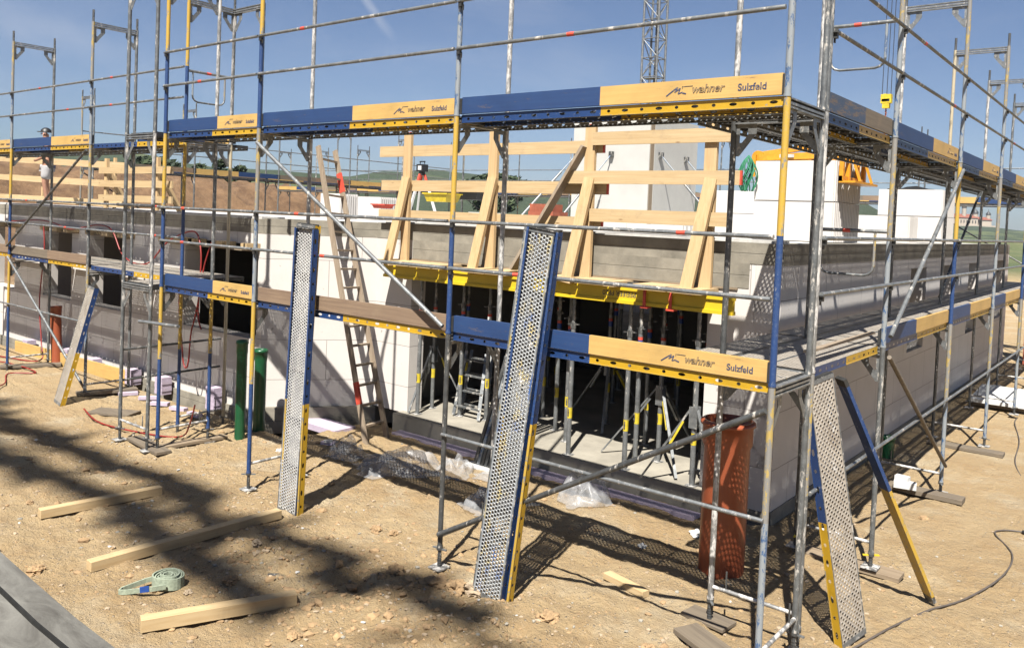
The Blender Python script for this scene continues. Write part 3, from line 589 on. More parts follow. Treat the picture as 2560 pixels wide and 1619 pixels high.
# ---- props
def prop_mesh(kind):
    k = ('prop', kind)
    if k not in _kit:
        b = MB(); b.box((0, 0, .004), (.12, .12, .008), 'splash'); b.tube((0, 0, .01), (0, 0, 1.68), .031, 'galvc', 12); _kit[k] = [b.mesh('outer_tube')]
        b = MB(); b.tube((0, 0, 1.70), (0, 0, 2.30), .024, 'galv', 12)
        for i in range(5): b.tube((-.026, 0, 1.80+i*.1), (.026, 0, 1.80+i*.1), .006, 'black', 6)
        b.box((0, 0, 2.304), (.12, .12, .008), 'galvd'); _kit[k].append(b.mesh('inner_tube'))
        b = MB(); b.tube((0, 0, 1.64), (0, 0, 1.72), .037, 'galvd', 12); b.bar((-.09, 0, 1.69), (.09, 0, 1.70), .014, .014, 'galvd'); _kit[k].append(b.mesh('collar'))
        b = MB(); b.tube((0, 0, .48), (0, 0, .62), .0325, 'label', 12); b.bx((-.01, -.0335, .50), (.01, -.0325, .60), 'text2'); _kit[k].append(b.mesh('label'))
        b = MB(); b.tube((0, 0, 1.55), (0, 0, 1.59), .0325, 'red', 12); b.tube((0, 0, 1.47), (0, 0, 1.55), .0325, 'white' if kind else 'blulab', 12); _kit[k].append(b.mesh('label'))
    return _kit[k]
pp = []
spots = [(-6.70, 3.30), (-6.83, 3.75), (-6.2, 3.70), (-5.76, 3.80), (-3.86, 3.22), (-3.01, 3.20), (-3.10, 3.62), (-2.88, 3.82), (-2.12, 3.24), (-2.30, 3.9), (-4.25, 3.72), (-5.3, 4.6), (-4.4, 5.0), (-3.6, 5.2), (-2.6, 5.0), (-6.3, 5.2), (-3.9, 6.3), (-2.9, 6.4), (-5.1, 6.3), (-2.0, 5.9), (-3.4, 4.4), (-5.7, 5.5), (-4.7, 4.1), (-2.5, 7.2), (-4.5, 7.4), (-6.6, 6.5), (-3.3, 7.6), (-5.6, 7.3), (-6.9, 4.6), (-2.4, 4.5)]
DESC = ['front left steel prop of the opening, beside the block wall edge', 'steel prop just behind the front left prop of the opening', 'steel prop standing over the small stepladder', 'steel prop between the stepladder and the bundle of props', 'steel prop partly hidden by the big leaning deck panel', 'grey steel prop at the slab edge under the middle of the yellow beam', 'steel prop second from the slab edge under the middle of the beam', 'steel prop clasped by a folding tripod', 'grey steel prop at the right end of the yellow beam, beside the big brown pipe']
for i, (x, y) in enumerate(spots):
    o = thing('steel_prop', DESC[i] if i < 9 else 'grey steel prop in the dark behind the front props', 'prop', (x, y, .252), group='steel props under the slab')
    ms = prop_mesh(i % 2); rz = random.uniform(-.6, .6)
    for nm, me in zip(('outer_tube', 'inner_tube', 'collar', 'label', 'label'), ms): put(nm, me, o, (0, 0, 0), (0, 0, rz))
    if i >= 9: put('extension', _kit.setdefault('pext', MB().tube((0, 0, 2.3), (0, 0, 2.63), .02, 'galv', 8).mesh('extension')), o)
def tripod(x, y, z, h, r, label, a0=.4, ped=False):
    o = thing('prop_tripod', label, 'tripod', (x, y, z)); b = MB(); b.bx((x-.05, y-.05, z+h-.22), (x+.05, y-.034, z+h+.03), 'galvc'); b.bx((x-.05, y+.034, z+h-.22), (x+.05, y+.05, z+h+.03), 'galvc'); b.build('clamp', o)
    for k in range(3): t = a0+k*2*pi/3; b = MB(); b.bar((x+.05*cos(t), y+.05*sin(t), z+h), (x+r*cos(t), y+r*sin(t), z+.02), .035, .02, 'galvc'); b.bar((x+.13*cos(t), y+.13*sin(t), z+h-.15), (x+(r*.45)*cos(t), y+(r*.45)*sin(t), z+h*.52), .04, .024, 'label' if k == 0 else 'galvc'); b.build('leg', o)
for i, (x, y) in enumerate(((-17.0, 3.0), (-16.4, 2.7), (-17.9, 3.4), (-14.6, 2.7), (-15.2, 3.2), (-16.1, 3.4), (-10.4, 3.0), (-9.8, 2.8))):
    o = thing('steel_prop', 'steel prop standing behind a window of the shaded left wall', 'prop', (x, y, .252), group='steel props behind the left windows')
    for nm, me in zip(('outer_tube', 'inner_tube', 'collar', 'label', 'label'), prop_mesh(0)): put(nm, me, o)
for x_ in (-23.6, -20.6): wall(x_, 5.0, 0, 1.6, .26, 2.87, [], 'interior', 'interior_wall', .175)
tripod(-2.88, 3.82, .252, .95, .75, 'galvanised folding tripod around a prop, right of the middle of the opening', 5.5); tripod(-6.83, 3.75, .252, .95, .55, 'galvanised folding tripod around the prop nearest the left edge of the opening', .6); tripod(-4.4, 5.0, .252, .95, .7, 'galvanised folding tripod in the dark behind the big leaning panel', 1)
tripod(-2.12, 3.24, .252, .9, .6, 'galvanised tripod legs beside the brown pipe, at the right end of the beam', 3.6)
sl_ = thing('stepladder', 'small folded aluminium stepladder leaning inside the left of the opening', 'stepladder', (-6.0, 3.9, .25))
for dy, s in ((0, 1), (.18, .7)):
    for sx in (-.25, .25):
        b = MB(); b.bar((-6.0+sx, 3.62+dy, .27), (-6.12+sx*.8, 3.95+dy*s, 1.2), .05, .02, 'galv'); b.build('rail', sl_)
    for k in range(4): t = .15+k*.24; b = MB(); b.bar((-6.25-.12*t, 3.62+dy+.33*t, .27+.93*t), (-5.75-.12*t, 3.62+dy+.33*t, .27+.93*t), .06, .02, 'galv'); b.build('step', sl_)
# bundle of dismantled props on the slab edge in front of the opening
bp = thing('prop_bundle', 'upright bundle of dark steel props leaning together behind the tallest leaning deck panel', 'prop bundle', (-4.7, 2.65, 0))
for i in range(9):
    x = -4.95+.062*(i % 5); y = 2.65+.07*(i//5); dx = random.uniform(-.02, .05); b = MB()
    b.tube((x, y, .02), (x+.28+dx, y+.18, 1.45), .028, ['galvd', 'bluw', 'galvd', 'galv'][i % 4], 10); b.tube((x+.28+dx, y+.18, 1.45), (x+.44+dx*1.5, y+.28, 2.33+.06*random.random()), .021, 'galvc', 10); b.build('prop', bp)
b = MB(); b.bx((-5.05, 2.55, -.02), (-4.5, 2.85, .015), 'white'); b.build('base_board', bp)
# ------------------------------------------------------------------ terrain
def sst(a, b_, x): t = max(0, min(1, (x-a)/(b_-a))); return t*t*(3-2*t)
def gz(x, y):
    p = Vector((x, y, 0)); flat = sst(.6, 1.9, abs(x+5)/6) if False else 1
    h = .035*(noise.noise(p*.7))+.02*noise.noise(p*2.3)
    near = 1 if (-16 < x < 5 and -5 < y < 8) else 0
    if near: h += .028*noise.noise(p*4.2)+.018*noise.noise(p*14)+.03*abs(noise.noise(p*2.1))*-1+.03*max(0, noise.noise(p*9+Vector((3, 1, 0))))*(1 if y < .6 else .5)
    # churned clods along the sunny strip in front
    c = math.exp(-((y+.75-.1*(x+3))/.45)**2)*sst(-6.2, -4.2, x)*(1-sst(-1.2, .2, x))
    if near: h += c*(.07*noise.noise(p*4.3)+.08*abs(noise.noise(p*9)))
    # low bank at the left front
    h += .22*sst(-6.5, -10.5, x)*sst(-.5, -1.6, y+.1*noise.noise(p*1.2))
    inb = sst(-1.25, -1.5, x)*sst(3.15, 3.35, y) if x > -7.6 else sst(1.6, 2.0, y)*sst(-24, -23.5, x)
    if y < 19.3: h = h*(1-inb)-.25*inb
    if x < -27: h += 4.9*sst(-33, -41, x)*(1-.12*sst(18, 26, y))*(1-.6*sst(29, 36, y))*(1+.10*noise.noise(p*.13)+.05*noise.noise(p*.5)) + .4*sst(-33, -36, x)*noise.noise(p*.55)+.5*sst(-33, -36, x)*noise.noise(p*1.3)
    return h
def ground():
    def axis(a, b_, st, lo, hi):
        o = []; t = a
        while t <= b_+1e-6: o.append(t); t += st
        s = st; t = a
        l = []
        while t > lo: s *= 1.13; t -= s; l.append(t)
        s = st; t = o[-1]; h_ = []
        while t < hi: s *= 1.13; t += s; h_.append(t)
        return l[::-1]+o+h_
    xs = axis(-10.0, 2.6, .042, -1200, 1200); ys = axis(-4.0, 3.4, .04, -700, 3000)
    # finer lines over the soil bank
    xs = sorted(set([x for x in xs if not (-50 < x < -28)]+[-50+.4*i for i in range(56)])); ys = sorted(set([y for y in ys if not (8 < y < 46)]+[8+.5*i for i in range(77)]))
    vs = []; 
    for y in ys:
        for x in xs: vs.append((x, y, gz(x, y)-(0 if abs(x) < 200 and y < 200 else .5)))
    n = len(xs); fs = [(j*n+i, j*n+i+1, (j+1)*n+i+1, (j+1)*n+i) for j in range(len(ys)-1) for i in range(n-1)]
    me = bpy.data.meshes.new('ground'); me.from_pydata(vs, [], fs); me.materials.append(M['dirt']); me.polygons.foreach_set('use_smooth', [True]*len(fs)); me.update()
    tag(link('ground', me), 'yellow brown trampled dirt of the building site', None, None, 'structure')
ground()
# loose stones, uncountable
def stones():
    b = MB(); rnd = random.Random(3)
    ico = bmesh.new(); bmesh.ops.create_icosphere(ico, subdivisions=1, radius=1); iv = [v.co.copy() for v in ico.verts]; iff = [tuple(v.index for v in f.verts) for f in ico.faces]; ico.free()
    for i in range(6500):
        x = rnd.uniform(-10, 2.4); y = rnd.uniform(-4, 5.5) if rnd.random() < .5 else rnd.gauss(-.6, .7)
        if y > 2.75 and x < -1.0: continue
        r = .005+.024*rnd.random()**3.6
        if rnd.random() < .01 and y < 0: r *= 1.8
        q = Matrix.Rotation(rnd.random()*6, 3, 'Z') @ Matrix.Diagonal((1, rnd.uniform(.55, .95), rnd.uniform(.35, .7)))
        z = gz(x, y)
        b.add([q @ (v*r*rnd.uniform(.8, 1.2))+Vector((x, y, z+r*.15)) for v in iv], iff, 'stone' if rnd.random() < .85 else ('slabc' if rnd.random() < .12 else 'conc'))
    for i in range(1500):
        if rnd.random() < .55: x = rnd.gauss(-3.2, 1.5); y = rnd.gauss(-.95, .5)
        else: x = rnd.uniform(-9, 2.2); y = rnd.uniform(-3.6, 2.6)
        r = .014+.045*rnd.random()**4; q = Matrix.Rotation(rnd.random()*6, 3, 'Z') @ Matrix.Diagonal((1, rnd.uniform(.6, .95), rnd.uniform(.45, .75))); z = gz(x, y)
        b.add([q @ (v*r*rnd.uniform(.7, 1.3))+Vector((x, y, z-r*.05)) for v in iv], iff, 'clod')
    tag(b.build('gravel'), 'small loose stones and crumbs of soil scattered over the dirt', None, None, 'stuff')
stones()
def rock(x, y, r, label, mat='clod', sq=.6, seed=0):
    mat = 'clod' if mat == 'stone' and seed % 4 else mat
    bm = bmesh.new(); bmesh.ops.create_icosphere(bm, subdivisions=4, radius=r)
    for v in bm.verts:
        p = v.co.normalized()*1.3+Vector((seed*3.1, 0, 0)); v.co *= .9+.45*noise.noise(p*1.4)+.25*noise.noise(p*3.1)+.1*noise.noise(p*7); v.co.z *= sq
    me = bpy.data.meshes.new('rock'); bm.to_mesh(me); bm.free(); me.materials.append(M[mat]); 
    tag(link('rock', me, loc=(x, y, gz(x, y)+r*sq*.12), rot=(0, 0, seed)), label, 'rock')
def G(u, v): return on_z(u, v, 0)
for i, (u, v, r, l) in enumerate(((988, 1428, .085, 'pale angular stone on the dirt below the short scaffold brace'), (1086, 1452, .13, 'largest round clod of earth, left of the foot of the tallest leaning panel'), (1140, 1468, .10, 'brown clod between the largest clod and the tallest leaning panel'), (1195, 1470, .12, 'flat clod touching the foot of the tallest leaning panel'), (1372, 1545, .09, 'dark brown clod in front of the tallest leaning panel'), (735, 1588, .06, 'dark wet clod at the bottom edge, right of the front lumber beam'), (2310, 1296, .055, 'pale stone on the dirt behind the leaning blue and yellow board'), (642, 1370, .05, 'dark stone to the right of the middle lumber beam'), (575, 1460, .07, 'flat stone right of the coiled sling'), (74, 1258, .04, 'small dark stone left of the rear lumber beam'), (90, 1424, .08, 'cracked clod beside the concrete element'), (1745, 1332, .09, 'white lump of foam against the foot of the big brown pipe'), (698, 1126, .05, 'small white stone beside the leaning narrow panel'), (940, 1325, .06, 'clod in the row of clods behind the churned soil'), (985, 1328, .05, 'second clod in the row of clods behind the churned soil'), (470, 1480, .04, 'small stone by the sling end'), (1605, 1362, .045, 'pale crumpled foil lump in the shadow band'), (1620, 1615, .06, 'stone at the bottom edge, right of the middle'))):
    p = G(u, v); rock(p.x, p.y, r, l, 'white' if 'foam' in l or 'white' in l or 'foil' in l else 'stone', .62, i+1)
# ------------------------------------------------------------------ lumber on the ground
def lumber(a, b_, w_, h, label, cat='lumber', m='pine', z=None, name='timber_beam'):
    a = Vector((*a, 0)); b_ = Vector((*b_, 0)); z0 = (gz(*a.xy) + gz(*b_.xy))/2+.012 if z is None else z
    L = (b_-a).length; mb = MB(); mb.box((0, 0, 0), (L, w_, h), m); me = mb.mesh(name)
    bm = bmesh.new(); bm.from_mesh(me); bmesh.ops.bevel(bm, geom=bm.edges[:], offset=.003, segments=1, affect='EDGES'); bm.to_mesh(me); bm.free()
    o = link(name, me, loc=((a.x+b_.x)/2, (a.y+b_.y)/2, z0+h/2), rot=(0, 0, atan2(b_.y-a.y, b_.x-a.x))); return tag(o, label, cat)
lumber((-6.83, -2.0), (-6.67, -.78), .10, .09, 'rearmost and shortest of the three square pine beams lying on the dirt')
lumber((-5.24, -2.22), (-5.15, -.28), .10, .09, 'middle and longest of the three square pine beams lying on the dirt')
lumber((-3.93, -2.42), (-3.44, -1.34), .10, .10, 'front of the three square pine beams, nearest the concrete element')
lumber((-1.80, .90), (-1.33, .80), .09, .06, 'short pine offcut lying right of the tallest leaning panel')
lumber((-.80, .50), (.22, .02), .24, .045, 'wide grey plank under the base plate of the corner scaffold post', 'plank', 'bw2', name='plank')
lumber((-.95, .85), (-.55, .80), .22, .03, 'dark board under the post base beside the big brown pipe', 'plank', 'bw2', name='plank')
lumber((.15, .55), (.42, .16), .08, .06, 'pale timber offcut leaning out at the bottom right corner post', 'offcut', 'pine', name='plank')
lumber((-.75, 2.86), (.27, 2.86), .22, .045, 'brown plank under the post with the yellow spindle nut', 'plank', 'oldx', name='plank')
lumber((-.62, 5.78), (.28, 5.78), .22, .06, 'grey plank with foam scraps, under the second post of the right scaffold', 'plank', 'bw2', name='plank')
lumber((-.75, 8.72), (.30, 8.72), .22, .05, 'grey plank under the third post of the right scaffold', 'plank', 'bw2', name='plank')
lumber((-8.95, .06), (-8.0, -.02), .20, .04, 'grey plank under the front feet of the ladder tower', 'plank', 'bw2', name='plank')
lumber((-8.3, .0), (-8.2, 1.0), .16, .04, 'plank running under the side feet of the ladder tower', 'plank', 'oldx', name='plank')
lumber((-15.3, .65), (-14.9, 1.6), .22, .05, 'weathered plank under the leftmost scaffold feet', 'plank', 'bw2', name='plank')
lumber((-11.95, .60), (-11.7, 1.5), .20, .05, 'weathered plank beside the foot of the dusty leaning panel', 'plank', 'bw2', name='plank')
lumber((-17.0, 1.55), (-12.6, 1.75), .03, .26, 'yellow formwork board standing along the foot of the shaded wall', 'board', 'by', z=-.03, name='formwork_board')
# ------------------------------------------------------------------ leaning deck panels
def lean(name, base, top, wdir, label, mt, side, split=.5, L=None, back=0, group=None):
    base = Vector(base); top = Vector(top); x = (top-base).normalized(); wd = Vector(wdir); wd = (wd-x*wd.dot(x)).normalized(); z = x.cross(wd)
    L = L or (top-base).length; o = thing(name, label, 'deck panel', (0, 0, 0), group)
    o.matrix_world = Matrix(((x.x, wd.x, z.x, base.x), (x.y, wd.y, z.y, base.y), (x.z, wd.z, z.z, base.z), (0, 0, 0, 1)))
    put('deck_sheet', deck_mesh(L+.06, split, mt, side, False), o, (L/2, 0, 0))
    b = MB()
    for e in (0, 1): xx = e*L; b.bx((xx-.004, -.15, -.055), (xx+.004, .15, -.001), 'galvd')
    b.bx((L-.03, -.16, .002), (L, .16, .004), 'galvc'); b.bx((0, -.16, .002), (.045, .16, .004), 'galvc'); b.bx((-.02, -.12, -.05), (.0, -.09, -.02), 'galvd'); b.bx((-.02, .09, -.05), (.0, .12, -.02), 'galvd')
    put('end_bracket', b.mesh('end_bracket'), o); return o
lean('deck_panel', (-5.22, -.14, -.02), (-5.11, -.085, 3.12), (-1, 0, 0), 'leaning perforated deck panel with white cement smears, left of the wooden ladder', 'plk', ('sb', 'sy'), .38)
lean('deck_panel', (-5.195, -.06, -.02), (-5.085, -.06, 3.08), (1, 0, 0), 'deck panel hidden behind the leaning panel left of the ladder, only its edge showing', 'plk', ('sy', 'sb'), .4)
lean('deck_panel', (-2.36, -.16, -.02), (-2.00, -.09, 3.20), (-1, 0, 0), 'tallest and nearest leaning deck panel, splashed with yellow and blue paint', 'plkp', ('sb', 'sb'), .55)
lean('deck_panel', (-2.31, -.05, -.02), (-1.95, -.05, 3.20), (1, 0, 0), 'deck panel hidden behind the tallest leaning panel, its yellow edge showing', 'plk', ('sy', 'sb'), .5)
lean('deck_panel', (-11.72, .20, .0), (-11.55, .62, 1.88), (-1, .1, 0), 'dusty pale leaning deck panel at the left, in front of the shaded wall', 'deckd', ('sy', 'sb'), .45)
lean('deck_panel', (.30, 1.27, .02), (.03, .93, 2.14), (-.3, -.95, 0), 'leaning deck panel with oval holes at the bottom right, beside the corner post', 'deckd', ('sy', 'sb'), .48)
lb = thing('toe_board', 'blue and yellow board leaning on the right scaffold with its yellow end on the dirt', 'board', (.6, 2.53, 0))
b = MB(); A_ = Vector((.60, 2.50, .03)); B_ = Vector((.02, 1.47, 2.07)); mid = A_.lerp(B_, .52); t9 = A_.lerp(B_, .97); t1 = A_.lerp(B_, .03)
b.bar(t1, mid, .03, .11, 'yel', up=(.82, -.58, 0)); b.bar(mid, t9, .03, .11, 'blu', up=(.82, -.58, 0)); b.build('board', lb)
b = MB(); b.bar(A_, t1, .034, .10, 'galvd', up=(.82, -.58, 0)); b.build('end_bracket', lb); b = MB(); b.bar(t9, B_, .036, .11, 'dark', up=(.82, -.58, 0)); b.build('end_bracket', lb)
# ------------------------------------------------------------------ ladder
ld = thing('wooden_ladder', 'long weathered wooden ladder with a red band, leaning on the corner of the sunlit wall', 'ladder', (-6.7, 2.5, 0))
F0, F1 = Vector((-6.66, 2.26, -.03)), Vector((-6.70, 2.70, -.03)); T0, T1 = Vector((-8.16, 2.42, 4.25)), Vector((-8.30, 2.86, 4.22))
for a, q in ((F0, T0), (F1, T1)): b = MB(); b.bar(a, q, .035, .085, 'old', up=(1, 0, .3)); b.build('rail', ld)
for k in range(15): t = .06+k*.064; b = MB(); b.bar(F0.lerp(T0, t), F1.lerp(T1, t), .055, .028, 'old'); b.build('rung', ld)
for a, q, s0 in ((F0, T0, .13), (F1, T1, .845)): b = MB(); b.bar(a.lerp(q, s0), a.lerp(q, s0+.07), .040, .09, 'red', up=(1, 0, .3)); b.build('red_band', ld)
# ------------------------------------------------------------------ pipes
def pipe(x, y, r, h, m, label, sock=.25, lip=.03, z0=0, tilt=0):
    o = thing('pipe', label, 'pipe', (x, y, z0))
    b = MB(); R = r; Rs = r*1.10; pr = [(R, -.03), (R, h-sock-.05), (Rs, h-sock), (Rs, h-.05), (Rs+lip, h-.045), (Rs+lip, h-.02), (Rs, h), (Rs-.015, h), (Rs-.02, h-sock), (R-.02, h-sock-.03), (R-.02, h*.3)]
    b.lathe(pr, (x, y, z0), m, 40); b.build('pipe_body', o); return o
pipe(-1.11, 1.86, .215, 1.50, 'pipe', 'big upright brown orange plastic pipe with a socket, beside the right pillar', .22, .022, -.05)
pipe(-8.05, 1.13, .072, 1.42, 'green', 'taller and nearer green pipe standing upright on the dirt', .16, .008, -.02)
pipe(-8.28, 1.60, .085, 1.22, 'green', 'shorter green pipe standing close to the wall', .14, .01, -.02)
pipe(-15.1, 1.6, .10, 1.15, 'pipe', 'slim brown orange pipe leaning at the foot of the shaded wall, far left', .14, .01, 0).rotation_euler = (0, radians(-6), 0)
o = pipe(-1.02, 7.4, .09, .30, 'green', 'short dark green pipe stub at the foot of the shaded right wall', .08, .008, 0)
# ------------------------------------------------------------------ sling, hoses, cables
def spiral(c, n, r0, r1, z, h, m):
    b = MB(); pts = []
    for i in range(int(n*28)):
        t = i/28*2*pi; r = r0+(r1-r0)*i/(n*28); e = 1+.06*sin(3*t+1); pts.append(Vector((c[0]+r*cos(t)*e, c[1]+r*sin(t)*.93*e, z+.012*sin(t*.7))))
    return pts
sg = thing('lifting_sling', 'coiled pale green lifting strap with a blue label lying on the dirt between the lumber', 'strap', (-4.55, -1.9, 0))
pts = spiral((-4.50, -1.88), 5.5, .035, .15, gz(-4.5, -1.9)+.05, .09, 'webb'); b = MB()
for h in (-.045, -.015, .015, .045):
    pass
n = len(pts); vs = []; 
for i, p in enumerate(pts):
    wv = .045-.004*sin(i*.21); vs += [p+Vector((0, 0, wv)), p-Vector((0, 0, wv)), p*1-Vector((0, 0, wv))+((Vector((-4.52, -1.88, p.z))-p).normalized()*.012), p+Vector((0, 0, wv))+((Vector((-4.52, -1.88, p.z))-p).normalized()*.012)]
fs_ = [(i*4+k, i*4+(k+1) % 4, (i+1)*4+(k+1) % 4, (i+1)*4+k) for i in range(n-1) for k in range(4)]; b.add(vs, fs_, 'webb', False); b.build('strap_coil', sg)
def ribbon(pts, w_, t, m, name, root):
    b = MB(); pts = [Vector(p) for p in pts]
    for i in range(len(pts)-1): b.bar(pts[i], pts[i+1]+(pts[i+1]-pts[i])*.02, t, w_, m)
    b.build(name, root)
ce = Vector((-4.63, -2.21, .05)); ribbon([(-4.38, -1.97, .05), (-4.42, -2.07, .05), (-4.48, -2.15, .045), (-4.55, -2.23, .035), (-4.60, -2.26, .03), (-4.63, -2.22, .03), (-4.63, -2.12, .035), (-4.62, -2.02, .045), (-4.60, -1.96, .05)], .04, .012, 'webb', 'strap_loop', sg)
b = MB(); b.bar((-4.43, -2.09, .055), (-4.475, -2.145, .05), .015, .045, 'blulab'); b.build('label', sg)
def curve(pts, n=8):
    P = [Vector(p) for p in pts]; o = []
    for i in range(len(P)-1):
        p0, p1, p2, p3 = P[max(i-1, 0)], P[i], P[i+1], P[min(i+2, len(P)-1)]
        for k in range(n):
            t = k/n; o.append(.5*((2*p1)+(p2-p0)*t+(2*p0-5*p1+4*p2-p3)*t*t+(3*p1-p0-3*p2+p3)*t**3))
    return o+[P[-1]]
def hose(name, pts, r, m, label, cat):
    b = MB(); b.path(curve(pts), r, m, 8); tag(b.build(name), label, cat)
hose('power_cable', [(x, y, gz(x, y)+.012) for x, y in ((.30, 1.05), (.37, 1.3), (.46, 1.72), (.62, 2.3), (.82, 2.79), (1.0, 3.55), (.99, 4.32), (.76, 4.86), (.77, 5.05), (.94, 5.16), (1.3, 5.2))], .009, 'cable', 'dark power cable curving over the dirt from the bottom right panel to the right edge', 'cable')
b = MB(); b.tube((.98, 5.14, .03), (1.1, 5.10, .03), .022, 'black'); b.tube((1.1, 5.10, .03), (1.22, 5.06, .03), .026, 'black'); tag(b.build('cable_connector'), 'black plug joining the cable at the right edge', 'plug')
hose('power_cable', [(x, y, gz(x, y)+.02) for x, y in ((.05, 12), (.10, 11.35), (.35, 9.9), (.46, 8.6), (.60, 7.9), (.80, 7.2), (1.0, 6.6), (.9, 6.1), (1.2, 5.7))], .009, 'cable', 'thin dark cable running along the right scaffold towards the back', 'cable')
hose('cable_loop', [(-8.0, .40, .6), (-8.2, .45, .3), (-8.5, .5, .06), (-9, .3, .03), (-10, .1, .03), (-11, .3, .03)], .011, 'redh', 'red hose lying on the dirt between the ladder tower and the dusty panel', 'hose')
hose('air_hose', [(-12.8, -.6, .14), (-13.6, .1, .03), (-14.5, .5, .03), (-14.3, .9, .03), (-15.5, .9, .03), (-17, .5, .03)], .012, 'redh', 'pink red hose loop on the dirt at the far left', 'hose')
hose('air_hose', [(-17.5, 1.6, 2.75), (-16.3, 1.62, 2.82), (-15.5, 1.62, 2.80), (-14.6, 1.6, 2.70), (-13.6, 1.62, 2.82), (-13.0, 1.62, 2.75), (-12.6, 1.62, 2.35), (-12.1, 1.62, 2.20), (-11.6, 1.62, 2.26), (-11.1, 1.62, 2.6), (-10.6, 1.65, 2.8), (-10.2, 1.65, 2.82), (-10.0, 1.62, 2.5), (-9.98, 1.6, 2.0), (-10.0, 1.6, 1.5), (-9.9, 1.6, 1.3)], .013, 'redh', 'red hose slung along the window heads of the shaded wall', 'hose')
hose('air_hose', [(-10.6, 1.66, 2.75), (-10.6, 1.62, 2.3), (-10.58, 1.6, 1.6), (-10.5, 1.6, 1.2), (-10.42, 1.6, .75), (-10.33, 1.6, .62), (-10.25, 1.6, .75), (-10.2, 1.6, 1.2), (-10.05, 1.6, 1.6), (-9.9, 1.62, 2.3), (-9.7, 1.65, 2.78)], .013, 'redh', 'red hose hanging in a long loop below the pine boards of the shaded wall', 'hose')
hose('air_hose', [(-15.9, 1.62, 2.7), (-15.8, 1.6, 2.2), (-15.85, 1.55, 1.2), (-15.6, 1.5, .4), (-15.4, 1.4, .05), (-16.2, 1.1, .03), (-17.2, .9, .03)], .013, 'redh', 'red hose hanging down to the dirt at the far left', 'hose')
# ------------------------------------------------------------------ plastic film
fm = Mt('plastic_film'); fm.b.inputs['Transmission Weight'].default_value = 0; fn = fm.noise(6, 5)
fm.out((.62, .63, .65), .3, 0, fn, .3, .02, fm.rng(fn, .3, .7, .22, .5)); M['film'] = fm.m
def film(x, y, rx, ry, h, label, seed):
    bm = bmesh.new(); n = 34
    V = [[None]*n for _ in range(n)]
    for i in range(n):
        for j in range(n):
            a, c = i/(n-1)*2-1, j/(n-1)*2-1; p = Vector((a*2.2+seed, c*2.2, seed)); rr = max(0, 1-(a*a+c*c))
            z = h*rr**.5*(.30+1.25*abs(noise.noise(p*.8))+.18*abs(noise.noise(p*2.2)))+.015; V[i][j] = bm.verts.new((a*rx*(1+.3*noise.noise(p*1.3)), c*ry*(1+.3*noise.noise(p*1.1+Vector((9, 0, 0)))), z))
    for i in range(n-1):
        for j in range(n-1): bm.faces.new((V[i][j], V[i+1][j], V[i+1][j+1], V[i][j+1]))
    me = bpy.data.meshes.new('plastic_film'); bm.to_mesh(me); bm.free(); me.polygons.foreach_set('use_smooth', [True]*len(me.polygons)); me.materials.append(M['film'])
    tag(link('plastic_film', me, loc=(x, y, gz(x, y)+.01), rot=(0, 0, seed)), label, 'plastic sheet')
film(-5.45, 1.75, .50, .34, .30, 'largest crumpled heap of clear plastic film, right of the leaning narrow panel', .9); film(-4.95, 2.25, .34, .24, .20, 'crumpled clear film between the large heap and the front post', 2.1); film(-6.35, 1.65, .26, .22, .26, 'small peaked piece of clear film below the ladder', 3.4)
film(-3.72, 1.65, .40, .26, .20, 'clear film lying left of the tallest leaning panel, behind the post', 4.4); film(-3.15, 2.55, .34, .30, .28, 'milky film heap to the right of the tallest leaning panel, at the insulation strip', 5.6); film(-4.4, 2.45, .3, .15, .08, 'thin film scrap beside the bundle of props', 6.6)
b = MB(); b.box((-.36, 5.64, .13), (.26, .12, .08), 'white', .2); b.box((-.40, 5.66, .20), (.16, .10, .06), 'white', -.1); tag(b.build('foam_scrap'), 'white foam scraps lying on the grey plank at the right', 'foam')
b = MB(); b.box((-.35, 13.4, .14), (1.0, 2.0, .06), 'white', .05); b.box((-.4, 13.2, .06), (.9, 1.2, .1), 'oldx', .05); tag(b.build('board_stack'), 'pale boards stacked on the dirt behind the far right posts', 'boards')
b = MB(); b.box((-6.95, 1.82, .03), (.20, .08, .05), 'lilac', .6); b.box((-6.93, 1.8, .07), (.12, .06, .03), 'white', .9); tag(b.build('foam_scrap'), 'small lilac foam scrap left of the ladder foot', 'foam')
b = MB(); b.prism([(-4.20, -1.15), (-4.06, -1.17), (-4.0, -1.08), (-4.12, -1.03)], 2, gz(-4.1, -1.1)+.004, gz(-4.1, -1.1)+.016, 'galvd'); tag(b.build('slate_scrap'), 'small grey slate piece right of the middle lumber beam', 'scrap')
b = MB(); b.box((-7.85, .6, .02), (.5, .4, .02), 'bw2', .4); 
for i, (x, z, s, l) in enumerate(((-16.9, 0, .24, 'leftmost lilac insulation block at the foot of the shaded wall'), (-15.0, -.02, .32, 'lilac insulation block left of the dusty leaning panel'), (-13.9, 0, .26, 'lilac insulation block just behind the dusty leaning panel'), (-12.4, 0, .27, 'lilac insulation block right of the dusty leaning panel'), (-11.35, 0, .30, 'lilac insulation block behind the left leg of the ladder tower'), (-9.75, .02, .36, 'tallest lilac insulation block, stacked of thin sheets, behind the ladder tower'))):
    b = MB(); n = 5
    for k in range(n): b.bx((x-.14+.01*(k % 2), 1.70, z+s*k/n), (x+.10+.01*(k % 2), 1.88, z+s*(k+1)/n-.004), 'lilac')
    tag(b.build('insulation_block'), l, 'insulation block')
for i in range(5): x = -9.6-.5*i; b = MB(); b.box((x, 1.35+.1*sin(i*3), .03), (.3, .1, .05), 'lilac', .3*i); tag(b.build('insulation_scrap'), 'flat lilac foam offcut on the dirt in front of the wall foot', 'foam', 'lilac foam offcuts along the wall foot')
